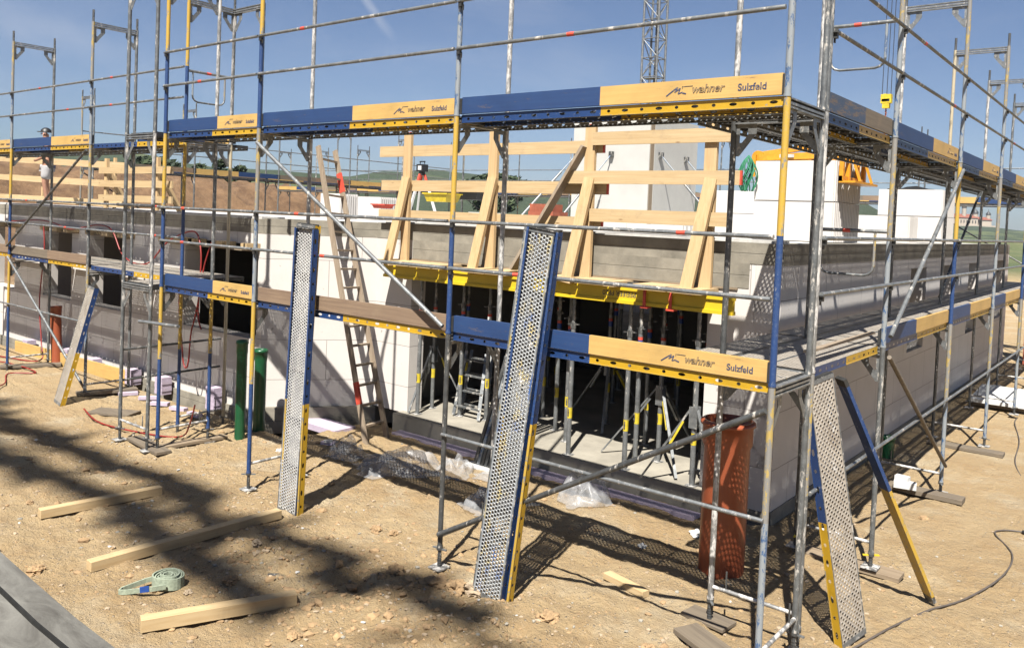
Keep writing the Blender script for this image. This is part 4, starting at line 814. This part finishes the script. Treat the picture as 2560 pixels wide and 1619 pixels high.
b = MB(); b.box((-10.55, .55, .02), (.7, .34, .03), 'bw2', .5); tag(b.build('board'), 'flat weathered board lying right of the dusty panel', 'board')
# ------------------------------------------------------------------ concrete element at the lower left
ce = thing('concrete_element', 'smooth grey concrete element with a dark groove at the lower left corner', 'concrete block', (-2.2, -4.6, 1.2))
E0 = on_z(-120, 1262, 1.5); E1 = on_z(60, 1420, 1.5); E2 = on_z(190, 1532, 1.5); E3 = on_z(305, 1619, 1.5); E4 = on_z(420, 1720, 1.5)
edge = [E0+(E0-E1)*1.5, E0, E1, E2, E3, E4, E4+(E4-E3)]
def strip(o0, z0, o1, z1, m, name, sm=True):
    b = MB(); d = Vector((-.10, -1, 0)).normalized(); vs = []
    for p in edge: q = Vector((p.x, p.y, 1.5)); vs += [q+d*o0+Vector((0, 0, z0)), q+d*o1+Vector((0, 0, z1))]
    b.add(vs, [(2*i, 2*i+2, 2*i+3, 2*i+1) for i in range(len(edge)-1)], m, sm); return b
for nm, args in (('side_face', (0, -1.6, 0, -.02)), ('rim', (0, -.02, .15, .012)), ('groove', (.15, .012, .156, -.03)), ('groove', (.156, -.03, .172, .008)), ('panel_face', (.172, .008, 1.6, .06)), ('rear_face', (1.6, .06, 1.62, -1.6))):
    strip(*args, 'dark' if nm == 'groove' else 'newc', nm).build(nm, ce)
# ------------------------------------------------------------------ things up on the slab
ct = thing('stair_core', 'tall pale precast concrete core standing on the slab behind the pine rails', 'concrete core', (-9, 13, 3.1))
P0 = at_d(1620, 500, 20.0); X0, Y0 = P0.x, P0.y
b = MB(); b.bx((X0-2.25, Y0, 3.1), (X0-.02, Y0+.2, 5.92), 'precast'); b.build('wall_panel', ct); b = MB(); b.bx((X0-.2, Y0+.21, 3.1), (X0, Y0+2.5, 5.90), 'precast'); b.bx((X0-.015, Y0+.03, 3.1), (X0-.004, Y0+.2, 5.9), 'oldx'); b.build('wall_panel', ct)
b = MB(); b.bx((X0-2.25, Y0+2.3, 3.1), (X0-.21, Y0+2.5, 5.89), 'precast'); b.bx((X0-2.25, Y0+.21, 3.1), (X0-2.05, Y0+2.29, 5.88), 'precast'); b.build('wall_panel', ct)
for (x, y, dx, dy, l) in ((X0-1.05, Y0, -.55, -1.6, 'steel push-pull brace at the middle of the core front'), (X0-2.1, Y0, -.8, -1.5, 'steel push-pull brace at the left edge of the core front'), (X0, Y0+.45, 1.7, .2, 'nearer steel brace on the right face of the core'), (X0, Y0+1.8, 1.7, .2, 'farther steel brace on the right face of the core')):
    o = thing('panel_brace', l, 'brace', (x, y, 4.9)); a = Vector((x+dx*.03, y+dy*.03, 4.95)); q = Vector((x+dx, y+dy, 3.13)); b = MB(); b.tube(a, a.lerp(q, .25), .018, 'bluw'); b.tube(a.lerp(q, .25), a.lerp(q, .9), .03, 'galvc'); b.tube(a.lerp(q, .9), q, .018, 'bluw'); b.build('tube', o)
    b = MB(); b.box(a, (.1, .1, .14), 'galvd'); b.build('head_plate', o); b = MB(); b.box(q, (.14, .14, .02), 'galvd'); b.build('foot_plate', o)
rb = Mt('block_ribs'); xx = rb.sep(); wv = rb.math('SINE', rb.math('MULTIPLY', rb.math('ADD', xx[1], xx[0]), 2*pi/.085)); rb.out((.80, .77, .74), .9, 0, wv, .9, .02); M['rib'] = rb.m
def stack(u, v, d, nx, ny, nz, w_, dp, hgt, label, zb=3.11, rz=0, rib=True):
    p = at_d(u, v, d); o = thing('block_stack', label, 'block stack', (p.x, p.y, zb), rz=rz)
    for k in range(nz):
        for j in range(ny):
            for i in range(nx):
                b = MB(); j1 = random.uniform(-.008, .008); b.bx((i*w_/nx+.002, j*dp/ny+.002+j1, k*hgt/nz+.002), ((i+1)*w_/nx-.004, (j+1)*dp/ny-.002+j1, (k+1)*hgt/nz-.003), 'block')
                if rib and i == nx-1:
                    for r_ in range(4): y = (j+(r_+.5)/4)*dp/ny+j1; b.bx(((i+1)*w_/nx-.004, y-.018, k*hgt/nz+.004), ((i+1)*w_/nx+.022, y+.018, (k+1)*hgt/nz-.006), 'block')
                put('block', b.mesh('block'), o)
    return o
s1 = stack(1886, 480, 13, 1, 4, 2, 1.22, 1.25, 1.22, 'largest white block stack, carrying the orange clamp, above the right corner')
stack(2195, 520, 18, 1, 4, 2, 1.25, 1.2, 1.12, 'white block stack with a black cover on top, right of the largest stack')
stack(1785, 540, 16, 1, 4, 2, .95, 1.2, .86, 'low white block stack left of the largest stack')
stack(2118, 560, 16, 1, 2, 1, 1.1, .6, .5, 'single course of white blocks between the two big stacks')
stack(800, 520, 17.5, 1, 2, 1, .62, .5, .52, 'small white block with blue marks, behind the ladder top')
stack(892, 520, 18.5, 1, 2, 1, .75, .5, .50, 'plain white block right of the ladder top')
stack(1088, 510, 14.5, 4, 1, 1, 1.0, .4, .22, 'row of white packets under the yellow tub')
stack(1170, 520, 14.0, 2, 1, 1, .5, .4, .24, 'white packet at the right end of the row, printed side forward')
stack(1500, 560, 14.5, 3, 1, 1, 1.6, .6, .16, 'flat white insulation packs lying at the foot of the core')
p = at_d(2255, 468, 18.6); b = MB(); 
pts = [(-.5, 0), (-.45, .06), (-.2, .05), (-.05, .10), (.15, .12), (.35, .06), (.5, .05), (.55, 0)]; b.prism(pts, 1, -.4, .4, 'black'); o = b.build('cover_sheet'); o.location = (p.x+.15, p.y+.4, 4.235); tag(o, 'black tarp lying on top of the second white block stack', 'tarp')
for (u, v, d, w_, h, m, l) in ((1105, 505, 14.4, .55, .13, 'ytub', 'yellow mortar tub on the white packets'), (1182, 500, 14.6, .45, .20, 'black', 'black mortar tub right of the yellow tub'), (957, 521, 15, .34, .06, 'red', 'flat red tub at the left end of the pine boards')):
    p = at_d(u, v, d); z = p.z; o = thing('mortar_tub', l, 'tub', (p.x, p.y, z)); b = MB(); n = 4
    for k, (za, zb_, sa, sb_) in enumerate(((0, h, .82, 1),)):
        q = [(-1, -1), (1, -1), (1, 1), (-1, 1)]; vs = [(x*w_/2*sa, y*w_/3*sa, za) for x, y in q]+[(x*w_/2*sb_, y*w_/3*sb_, zb_) for x, y in q]; b.add(vs, [(3, 2, 1, 0)]+[(i, (i+1) % 4, 4+(i+1) % 4, 4+i) for i in range(4)], m)
    put('tub_body', b.mesh('tub_body'), o); b = MB(); b.bx((-w_/2-.02, -w_/3-.02, h), (w_/2+.02, -w_/3+.01, h+.02), m); b.bx((-w_/2-.02, w_/3-.01, h), (w_/2+.02, w_/3+.02, h+.02), m); b.bx((-w_/2-.02, -w_/3, h), (-w_/2+.01, w_/3, h+.02), m); b.bx((w_/2-.01, -w_/3, h), (w_/2+.02, w_/3, h+.02), m); put('rim', b.mesh('rim'), o)
# orange block clamp on the largest stack
oc = thing('block_clamp', 'orange crane clamp resting on the largest white block stack', 'crane clamp', (s1.location.x, s1.location.y, 4.34)); sx, sy = s1.location.x, s1.location.y
b = MB(); b.bar((sx-.05, sy+.3, 4.40), (sx+1.45, sy+.5, 4.46), .16, .10, 'orange'); b.bar((sx-.05, sy+.75, 4.40), (sx+1.45, sy+.9, 4.46), .16, .10, 'orange'); b.bar((sx+.0, sy+.3, 4.46), (sx+.75, sy+.55, 4.60), .12, .08, 'orange'); b.bar((sx+.75, sy+.55, 4.60), (sx+1.4, sy+.55, 4.46), .12, .08, 'orange'); b.build('frame', oc)
b = MB(); b.bx((sx+.05, sy+.262, 4.40), (sx+.5, sy+.27, 4.45), 'slabc'); b.build('label_plate', oc)
b = MB(); b.bx((sx+1.28, sy+.0, 4.02), (sx+1.33, sy+1.15, 4.10), 'orange'); b.bx((sx+1.28, sy+.0, 4.32), (sx+1.33, sy+1.15, 4.40), 'orange')
for y in (0, .3, .75, 1.08): b.bx((sx+1.28, sy+y, 4.02), (sx+1.34, sy+y+.07, 4.40), 'orange')
b.bx((sx+1.28, sy, 4.0), (sx+1.52, sy+1.15, 4.03), 'orange'); b.bar((sx+1.5, sy+.3, 4.03), (sx+1.38, sy+.3, 4.38), .05, .03, 'orange'); b.bar((sx+1.5, sy+.9, 4.03), (sx+1.38, sy+.9, 4.38), .05, .03, 'orange'); b.build('grab_jaw', oc)
b = MB(); b.bx((sx-.16, sy+.25, 4.1), (sx-.11, sy+.95, 4.45), 'orange'); b.tube((sx-.1, sy+.3, 4.42), (sx-.1, sy+.9, 4.42), .10, 'orange', 16); b.build('grab_jaw', oc)
# green net bag beside
p = at_d(1868, 470, 12.9); nb = MB(); rnd = random.Random(5)
for k in range(26):
    a = rnd.random()*6.28; q = Vector((p.x+.0, p.y, 4.40)); pts = [q]
    for s in range(1, 8): t = s/7; rr = .13*sin(t*2.6)+.02; pts.append(Vector((p.x+rr*cos(a+t*1.5*(1 if k % 2 else -1)), p.y+rr*sin(a+t*1.5*(1 if k % 2 else -1)), 4.40-.55*t)))
    nb.path(pts, .009, 'net', 5)
tag(nb.build('net_bag'), 'green net bag hanging at the left side of the orange clamp', 'net bag')
# laser level on its tripod
p = at_d(1052, 520, 16); lv = thing('laser_level', 'black laser level on a tripod with red joints, standing on the slab', 'laser level', (p.x, p.y, 3.11)); zt = at_d(1052, 432, 16).z
b = MB(); b.box((p.x, p.y, zt+.09), (.18, .14, .14), 'black'); b.box((p.x, p.y-.072, zt+.09), (.09, .006, .08), 'white'); b.tube((p.x-.06, p.y, zt+.17), (p.x-.06, p.y, zt+.21), .01, 'black'); b.tube((p.x+.06, p.y, zt+.17), (p.x+.06, p.y, zt+.21), .01, 'black'); b.tube((p.x-.07, p.y, zt+.215), (p.x+.07, p.y, zt+.215), .012, 'black'); b.build('instrument', lv)
b = MB(); b.tube((p.x, p.y, zt-.05), (p.x, p.y, zt+.02), .06, 'black'); b.build('tripod_head', lv)
for k in range(3): t = .5+k*2.09; b = MB(); a = Vector((p.x+.05*cos(t), p.y+.05*sin(t), zt-.03)); q = Vector((p.x+.36*cos(t), p.y+.36*sin(t), 3.12)); b.bar(a, a.lerp(q, .2), .045, .045, 'red'); b.bar(a.lerp(q, .2), q, .03, .05, 'white'); b.build('leg', lv)
b = MB(); b.bx((-.80, 19.6, -.1), (-.45, 19.95, 3.0), 'brick'); tag(b.build('brick_pier'), 'red brick pier at the far right edge, behind the end of the long wall', 'brick pier')
for (u, v, d, l, w_) in ((1350, 545, 19, 'red brick pallet seen between the pine boards', .7),):
    p = at_d(u, v, d); b = MB(); b.bx((p.x-w_/2, p.y, 3.11), (p.x+w_/2, p.y+.6, 3.45), 'brick'); b.bx((p.x-w_/2, p.y+.05, 3.45), (p.x+w_/3, p.y+.55, 3.62), 'brick'); tag(b.build('brick_stack'), l, 'brick stack')
# ------------------------------------------------------------------ person
def skin(name, pts, edges, rad, m, parent, loc, sub=2):
    me = bpy.data.meshes.new(name); me.from_pydata(pts, edges, []); ob = bpy.data.objects.new(name, me); COL.objects.link(ob)
    md = ob.modifiers.new('s', 'SKIN'); sv = me.skin_vertices[0].data
    for i, r in enumerate(rad): sv[i].radius = (r, r) if isinstance(r, (int, float)) else r
    sv[0].use_root = True; ms = ob.modifiers.new('u', 'SUBSURF'); ms.levels = sub; ms.render_levels = sub
    dg = bpy.context.evaluated_depsgraph_get(); m2 = bpy.data.meshes.new_from_object(ob.evaluated_get(dg)); bpy.data.objects.remove(ob); m2.materials.clear(); m2.materials.append(M[m]); m2.name = name
    for p in m2.polygons: p.use_smooth = True
    return put(name, m2, parent, loc)
pe = at_d(116, 497, 19.5); person = thing('person', 'person in black vest, grey shorts and dark cap, pointing to the left', 'person', (pe.x, pe.y, 3.14), rz=radians(-28))
J = [(0, 0, .95), (0, .0, 1.15), (0, .01, 1.40), (0, -.01, 1.50), (0, -.03, 1.57), (0, -.04, 1.66),
     (-.10, 0, .90), (-.11, -.02, .50), (-.13, .03, .09), (-.14, -.13, .04), (.10, 0, .90), (.12, -.04, .50), (.11, .02, .09), (.10, -.14, .04),
     (-.18, 0, 1.42), (-.43, -.10, 1.56), (-.67, -.15, 1.67), (-.77, -.16, 1.70), (.19, 0, 1.41), (.26, .02, 1.13), (.12, -.20, 1.02), (.06, -.26, 1.00)]
Ed = [(0, 1), (1, 2), (2, 3), (3, 4), (4, 5), (0, 6), (6, 7), (7, 8), (8, 9), (0, 10), (10, 11), (11, 12), (12, 13), (2, 14), (14, 15), (15, 16), (16, 17), (2, 18), (18, 19), (19, 20), (20, 21)]
Rd = [(.15, .11), (.14, .10), (.15, .10), .06, .055, .085, .09, .058, .042, .035, .09, .058, .042, .035, .058, .042, .034, .03, .058, .042, .034, .03]
skin('body', J, Ed, Rd, 'skin', person, (0, 0, 0))
for k, (dx, dz, l) in enumerate(((-.06, .02, .11), (-.055, .0, .05), (-.05, -.015, .045), (-.045, -.03, .04))): b = MB(); b.tube((-.77, -.16, 1.70), (-.77-l, -.17, 1.705+dz*.6), .009, 'skin', 6, .006); put('finger', b.mesh('finger'), person)
b = MB(); b.tube((-.76, -.17, 1.71), (-.79, -.19, 1.75), .010, 'skin', 6, .007); put('thumb', b.mesh('thumb'), person)
skin('vest', [(0, 0, .93), (0, 0, 1.15), (0, .01, 1.38), (-.13, 0, 1.41), (.13, 0, 1.40)], [(0, 1), (1, 2), (2, 3), (2, 4)], [(.165, .125), (.155, .115), (.165, .115), .07, .07], 'black', person, (0, 0, 0))
skin('shorts', [(0, 0, .96), (-.10, 0, .84), (-.115, -.015, .56), (.10, 0, .84), (.125, -.03, .56)], [(0, 1), (1, 2), (0, 3), (3, 4)], [(.165, .13), .12, .098, .12, .098], 'short', person, (0, 0, 0), 2)
b = MB(); bm_ = [(0, .115), (.06, .10), (.10, .05), (.112, 0)]; b.lathe([(r+.006, z) for z, r in bm_], (0, -.035, 1.68), 'black', 16); b.box((0, -.16, 1.685), (.15, .11, .012), 'black'); put('cap', b.mesh('cap'), person)
for s in (-1, 1): b = MB(); b.tube((.035*s, -.118, 1.655), (.035*s, -.126, 1.655), .011, 'black', 8); put('eye', b.mesh('eye'), person); b = MB(); b.tube((.092*s, -.03, 1.63), (.104*s, -.03, 1.67), .013, 'skin', 6); put('ear', b.mesh('ear'), person)
b = MB(); b.tube((0, -.11, 1.65), (0, -.142, 1.625), .009, 'skin', 6, .013); put('nose', b.mesh('nose'), person)
for s in (-1, 1):
    b = MB(); b.box((-.135 if s < 0 else .105, -.05, .045), (.095, .27, .085), 'dark'); put('shoe', b.mesh('shoe'), person)
# ------------------------------------------------------------------ cranes
def lattice(b, a, q, w_, n, m, up=(0, 0, 1), r=.045, r2=.02):
    a = Vector(a); q = Vector(q); x = (q-a).normalized(); u = Vector(up); u = u if abs(u.dot(x)) < .9 else Vector((1, 0, 0)); y = u.cross(x).normalized(); z = x.cross(y); c = [(y*sx_+z*sz)*w_/2 for sx_, sz in ((-1, -1), (1, -1), (1, 1), (-1, 1))]
    for k in c: b.tube(a+k, q+k, r, m, 6)
    for i in range(n):
        p0 = a.lerp(q, i/n); p1 = a.lerp(q, (i+1)/n)
        for k in range(4):
            k2 = (k+1) % 4; A1, A2 = (c[k], c[k2]) if (i+k) % 2 else (c[k2], c[k]); b.tube(p0+A1, p1+A2, r2, m, 5); b.tube(p1+c[k], p1+c[k2], r2, m, 5)
tcb = at_d(1627, 300, 62); tc_ = thing('tower_crane', 'pale grey lattice crane mast rising into the sky behind the concrete core', 'crane', (tcb.x, tcb.y, 0))
b = MB(); lattice(b, (tcb.x, tcb.y, 0), (tcb.x, tcb.y, 48), 1.25, 34, 'galvc', r=.085, r2=.038); b.build('mast', tc_)
b = MB(); 
for i in range(12): z = 2+i*4; b.bx((tcb.x-.55, tcb.y-.5, z), (tcb.x+.55, tcb.y+.1, z+.06), 'galvc')
b.build('platform', tc_); b = MB(); b.bar((tcb.x+.2, tcb.y, 0), (tcb.x+.2, tcb.y, 48), .3, .03, 'galvd', up=(0, 1, 0)); b.build('ladder', tc_)
b = MB(); lattice(b, (tcb.x-12, tcb.y+4, 48.6), (tcb.x+40, tcb.y-18, 48.6), 1.2, 34, 'galvc', r=.07, r2=.03); b.build('jib', tc_)
hk = at_d(2216, 255, 17); ch = thing('crane_hook', 'yellow crane hook block hanging on thin ropes with a rusty chain, above the right scaffold', 'crane hook', (hk.x, hk.y, hk.z))
b = MB(); b.box((hk.x, hk.y, hk.z+.06), (.20, .13, .18), 'ytub'); b.tube((hk.x-.02, hk.y-.07, hk.z+.08), (hk.x-.02, hk.y+.07, hk.z+.08), .08, 'label', 16); b.box((hk.x, hk.y, hk.z-.07), (.13, .12, .12), 'ytub'); b.box((hk.x, hk.y-.068, hk.z+.03), (.15, .004, .05), 'black'); b.build('hook_block', ch)
b = MB()
for dx in (-.09, .0, .08): b.tube((hk.x+dx, hk.y, hk.z+.12), (hk.x+dx*.8, hk.y, hk.z+30), .007, 'dark', 6)
b.build('rope', ch); b = MB()
for i in range(12): z = hk.z-.14-i*.045; b.tube((hk.x-.012*(i % 2), hk.y-.012*((i+1) % 2), z), (hk.x+.012*(i % 2), hk.y+.012*((i+1) % 2), z-.05), .014, 'brick', 6)
b.build('chain', ch)
# unseen bars for a second crane's boom, shaped to cast the two soft bands
bc = thing('shadow_boom', 'unseen overhead bars in place of a lattice boom, shaped to cast the shadow bands', 'shadow caster', (8, -13, 18)); b = MB(); Hh = 27.0; ox, oy = .27*Hh, -.63*Hh; rb_ = random.Random(12)
for yy, x1 in ((-1.36, -4.4), (-.66, -2.6)):
    x = -20.
    while x < x1:
        L = rb_.uniform(.5, 1.4); yo = yy+.07*rb_.gauss(0, 1); w_ = rb_.uniform(.26, .42); b.bar((x+ox, yo+oy, Hh), (x+L+ox, yo+oy+rb_.uniform(-.12, .12), Hh+rb_.uniform(-.6, .6)), w_, .2, 'galvd'); x += L*rb_.uniform(.62, .85)
    for k in range(12): x = rb_.uniform(-14, x1+.8); a_ = rb_.uniform(-1.2, 1.2); y = yy+rb_.uniform(-.35, .22); b.bar((x+ox, y+oy, Hh), (x+.5*cos(a_)+ox, y+.5*sin(a_)+oy, Hh+.4), .12, .10, 'galvd')
for k in range(14): x = -13+k*.95; b.bar((x+ox, -1.36+oy, Hh), (x+.5+ox, -.56+oy, Hh), .09, .09, 'galvd')
b.bar((-20+ox, -1.0+oy, Hh+.5), (-.6+ox, -1.0+oy, Hh+.5), .05, .05, 'galvd'); b.build('shadow_bars', bc); b = MB(); b.bar((-20+ox, -1+oy, 0), (-20+ox, -1+oy, Hh+2), .8, .8, 'galvd', up=(0, 1, 0)); b.build('mast', bc)  # mast added to carry the unseen bars
# ------------------------------------------------------------------ hills, trees, fortress
forest = Mt('forest'); n1 = forest.noise(.05, 6, .7); n2 = forest.noise(.35, 5, .8); n3 = forest.noise(.012, 4, .5)
c_ = forest.mix(forest.rng(n2, .35, .65), (.018, .035, .015), (.06, .095, .035)); c_ = forest.mix(forest.rng(n3, .55, .62), c_, (.12, .15, .055)); M['forest'] = forest.out(c_, .95, 0, n2, 1, 1.5)
def hill(name, prof, d0, d1, rows, rough, label, depth_drop=.0, seed=0):
    b = MB(); vs = []; n = len(prof); K = []
    for i in range(n-1):
        m = max(2, int((prof[i+1][0]-prof[i][0])/6)); K += [(prof[i][0]+(prof[i+1][0]-prof[i][0])*k/m, prof[i][1]+(prof[i+1][1]-prof[i][1])*k/m) for k in range(m)]
    K.append(prof[-1]); n = len(K)
    for j in range(rows):
        t = j/(rows-1); d = d0+(d1-d0)*t
        for i, (u, v) in enumerate(K):
            p = at_d(u, v, d1); top = p.z; q = at_d(u, v, d); z = -2+(top+2)*(t**.8)*(1+.0*t); z += rough*d1*.01*noise.noise(Vector((q.x*.02*400/d1+seed, q.y*.02*400/d1, 0)))*sst(0, .3, t)+rough*d1*.004*noise.noise(Vector((q.x*.1*400/d1, q.y*.1*400/d1, seed)))*sst(0, .3, t)
            vs.append((q.x, q.y, z))
    for i, (u, v) in enumerate(K): q = at_d(u, v, d1*1.25); vs.append((q.x, q.y, -3))
    fs = [(j*n+i, j*n+i+1, (j+1)*n+i+1, (j+1)*n+i) for j in range(rows) for i in range(n-1)]
    b.add(vs, fs, 'forest', False); tag(b.build(name), label, None, None, 'structure')
hill('hills', [(-500, 420), (-100, 405), (0, 400), (170, 388), (330, 385), (450, 405), (560, 418), (700, 428), (800, 440), (860, 446)], 150, 380, 22, .6, 'wooded hillside behind the soil bank', seed=1)
hill('hills', [(780, 447), (880, 440), (960, 430), (1000, 433), (1060, 425), (1130, 432), (1210, 440), (1300, 452), (1420, 462), (1560, 472), (1740, 484), (1850, 510), (1950, 540)], 260, 620, 22, .6, 'dark wooded ridge on the horizon behind the ladder', seed=4)
hill('hills', [(1900, 580), (2050, 548), (2120, 520), (2165, 512), (2200, 528), (2260, 560), (2330, 575), (2360, 600)], 200, 420, 18, .5, 'steep green wooded hill between the block stacks', seed=7)
hill('hills', [(2200, 590), (2300, 580), (2370, 567), (2430, 566), (2480, 568), (2530, 576), (2600, 582), (2720, 590), (2900, 600)], 500, 1100, 20, .35, 'green hill crowned by the distant fortress', seed=9)
def leafmat(name, a, b_): m = Mt(name); return m.out(m.mix(m.rng(m.noise(1.2, 4), .3, .7), a, b_), .8)
M['leaf'] = leafmat('foliage_dark', (.012, .03, .012), (.045, .075, .028)); M['leaf2'] = leafmat('foliage_light', (.035, .06, .02), (.09, .13, .045))
def tree(u, vtop, d, h, w_, label, conifer=True, seed=0):
    p = at_d(u, vtop, d); z0 = p.z-h; rnd = random.Random(seed); o = thing('conifer_tree' if conifer else 'tree', label, 'tree', (p.x, p.y, z0)); b = MB(); b.tube((p.x, p.y, z0), (p.x, p.y, z0+h*.97), w_*.06, 'oldx', 8, .02)
    for i in range(9): a = rnd.random()*6.28; z = z0+h*(.2+.08*i); b.tube((p.x, p.y, z), (p.x+cos(a)*w_*.3*(1-i/10), p.y+sin(a)*w_*.3*(1-i/10), z+.1*h*(0 if conifer else 1)), .05, 'oldx', 5, .01)
    b.build('trunk', o); b = MB()
    for i in range(1500):
        t = rnd.random()**.8; a = rnd.random()*6.28
        if conifer: lay = (int(t*11)+rnd.random()*.6)/11.6; rr = w_/2*(1-lay)**.85*(.25+.8*rnd.random()**.6)*(1+.25*sin(a*3+seed)); z = z0+h*(.1+.9*lay)-rr*.25
        else: th = rnd.random()*3.14; rr = w_/2*sin(th)**.6*(.4+.6*rnd.random()**.5)*(1+.25*sin(a*2+th*3+seed)); z = z0+h*(.62-.38*cos(th))
        c = Vector((p.x+rr*cos(a), p.y+rr*sin(a), z)); s = w_*.045*(.6+rnd.random()); n_ = Vector((rnd.gauss(0, 1), rnd.gauss(0, 1), rnd.gauss(0, 1)+.6)).normalized(); e = n_.orthogonal().normalized()*s; g = n_.cross(e)
        b.add([c-e, c+g*.5, c+e, c-g*.5], [(0, 1, 2, 3)], 'leaf' if rnd.random() < .6 else 'leaf2')
    b.build('crown', o)
for i, a in enumerate([(500, 392, 75, 9, 5.5, 'dark conifer left of the ladder bay, behind the soil bank'), (552, 378, 80, 11, 6.5, 'tallest dark conifer behind the soil bank, under the front deck'), (600, 400, 78, 8, 6, 'dark conifer close to the left post of the front scaffold'), (470, 412, 90, 7, 6, 'low dark conifer at the left end of the group')]): tree(*a, True, i+1)
tree(250, 408, 110, 9, 9, 'round tree on the hillside behind the left guard rail', False, 11); tree(385, 396, 120, 10, 10, 'round tree on the hillside between scaffold posts', False, 12); tree(1240, 437, 160, 9, 12, 'round tree on the ridge beside the pine post', False, 13)
fz = at_d(2425, 562, 1080); ft = thing('fortress', 'distant pale fortress with red roofs and domed towers on the hilltop at the right', 'fortress', (fz.x, fz.y, fz.z-8)); u1 = R_*1.0; ux = Vector((R_.x, R_.y, 0)).normalized(); uy = Vector((-ux.y, ux.x, 0))
def fbox(x0, x1, z0, z1, m, name, y0=0, y1=14):
    b = MB(); c0 = Vector((fz.x, fz.y, fz.z-2)); P_ = [c0+ux*x+uy*y for x, y in ((x0, y0), (x1, y0), (x1, y1), (x0, y1))]; b.add([p+Vector((0, 0, z0)) for p in P_]+[p+Vector((0, 0, z1)) for p in P_], [(3, 2, 1, 0), (4, 5, 6, 7), (0, 1, 5, 4), (1, 2, 6, 5), (2, 3, 7, 6), (3, 0, 4, 7)], m); return b.build(name, ft)
def froof(x0, x1, z0, h):
    b = MB(); c0 = Vector((fz.x, fz.y, fz.z-2)); q = lambda x, y, z: c0+ux*x+uy*y+Vector((0, 0, z)); b.add([q(x0, -1, z0), q(x1, -1, z0), q(x1, 15, z0), q(x0, 15, z0), q(x0+2, 7, z0+h), q(x1-2, 7, z0+h)], [(0, 1, 5, 4), (2, 3, 4, 5), (1, 2, 5), (3, 0, 4), (3, 2, 1, 0)], 'roof'); b.build('roof', ft)
fbox(-34, 30, -6, 2, 'plaster', 'wall', -6, 10); fbox(-26, 10, 0, 11, 'plaster', 'wall'); froof(-27, 11, 11, 5); fbox(12, 28, 0, 9, 'plaster', 'wall'); froof(11, 29, 9, 4); fbox(-34, -27, -2, 8, 'plaster', 'wall')
for x, h, r in ((-6, 24, 2.6), (9, 17, 3.2), (26, 16, 2.6)):
    c = Vector((fz.x, fz.y, fz.z-2))+ux*x+uy*5; b = MB(); b.tube(c, c+Vector((0, 0, h)), r, 'plaster', 14); b.lathe([(r*1.15, 0), (r*1.1, r*.7), (r*.6, r*1.3), (r*.2, r*1.7), (.1, r*3)], c+Vector((0, 0, h)), 'dark', 14); b.build('tower', ft)
for i in range(9): x = -24+i*3.8; fbox(x, x+1.2, 4, 8, 'dark', 'window', -.3, 0)
# ------------------------------------------------------------------ haze
hz = bpy.data.materials.new('haze'); hz.use_nodes = True; hn = hz.node_tree.nodes; hn.remove(hn['Principled BSDF']); pv = hn.new('ShaderNodeVolumePrincipled'); pv.inputs['Color'].default_value = (.80, .88, 1, 1); pv.inputs['Density'].default_value = .00010; pv.inputs['Anisotropy'].default_value = .2
hz.node_tree.links.new(pv.outputs[0], hn['Material Output'].inputs['Volume']); M['haze'] = hz
hb = MB(); hb.bx((-1900, -800, -60), (1500, 3300, 320), 'haze'); tag(hb.build('haze'), 'thin summer haze over the valley', None, None, 'stuff')
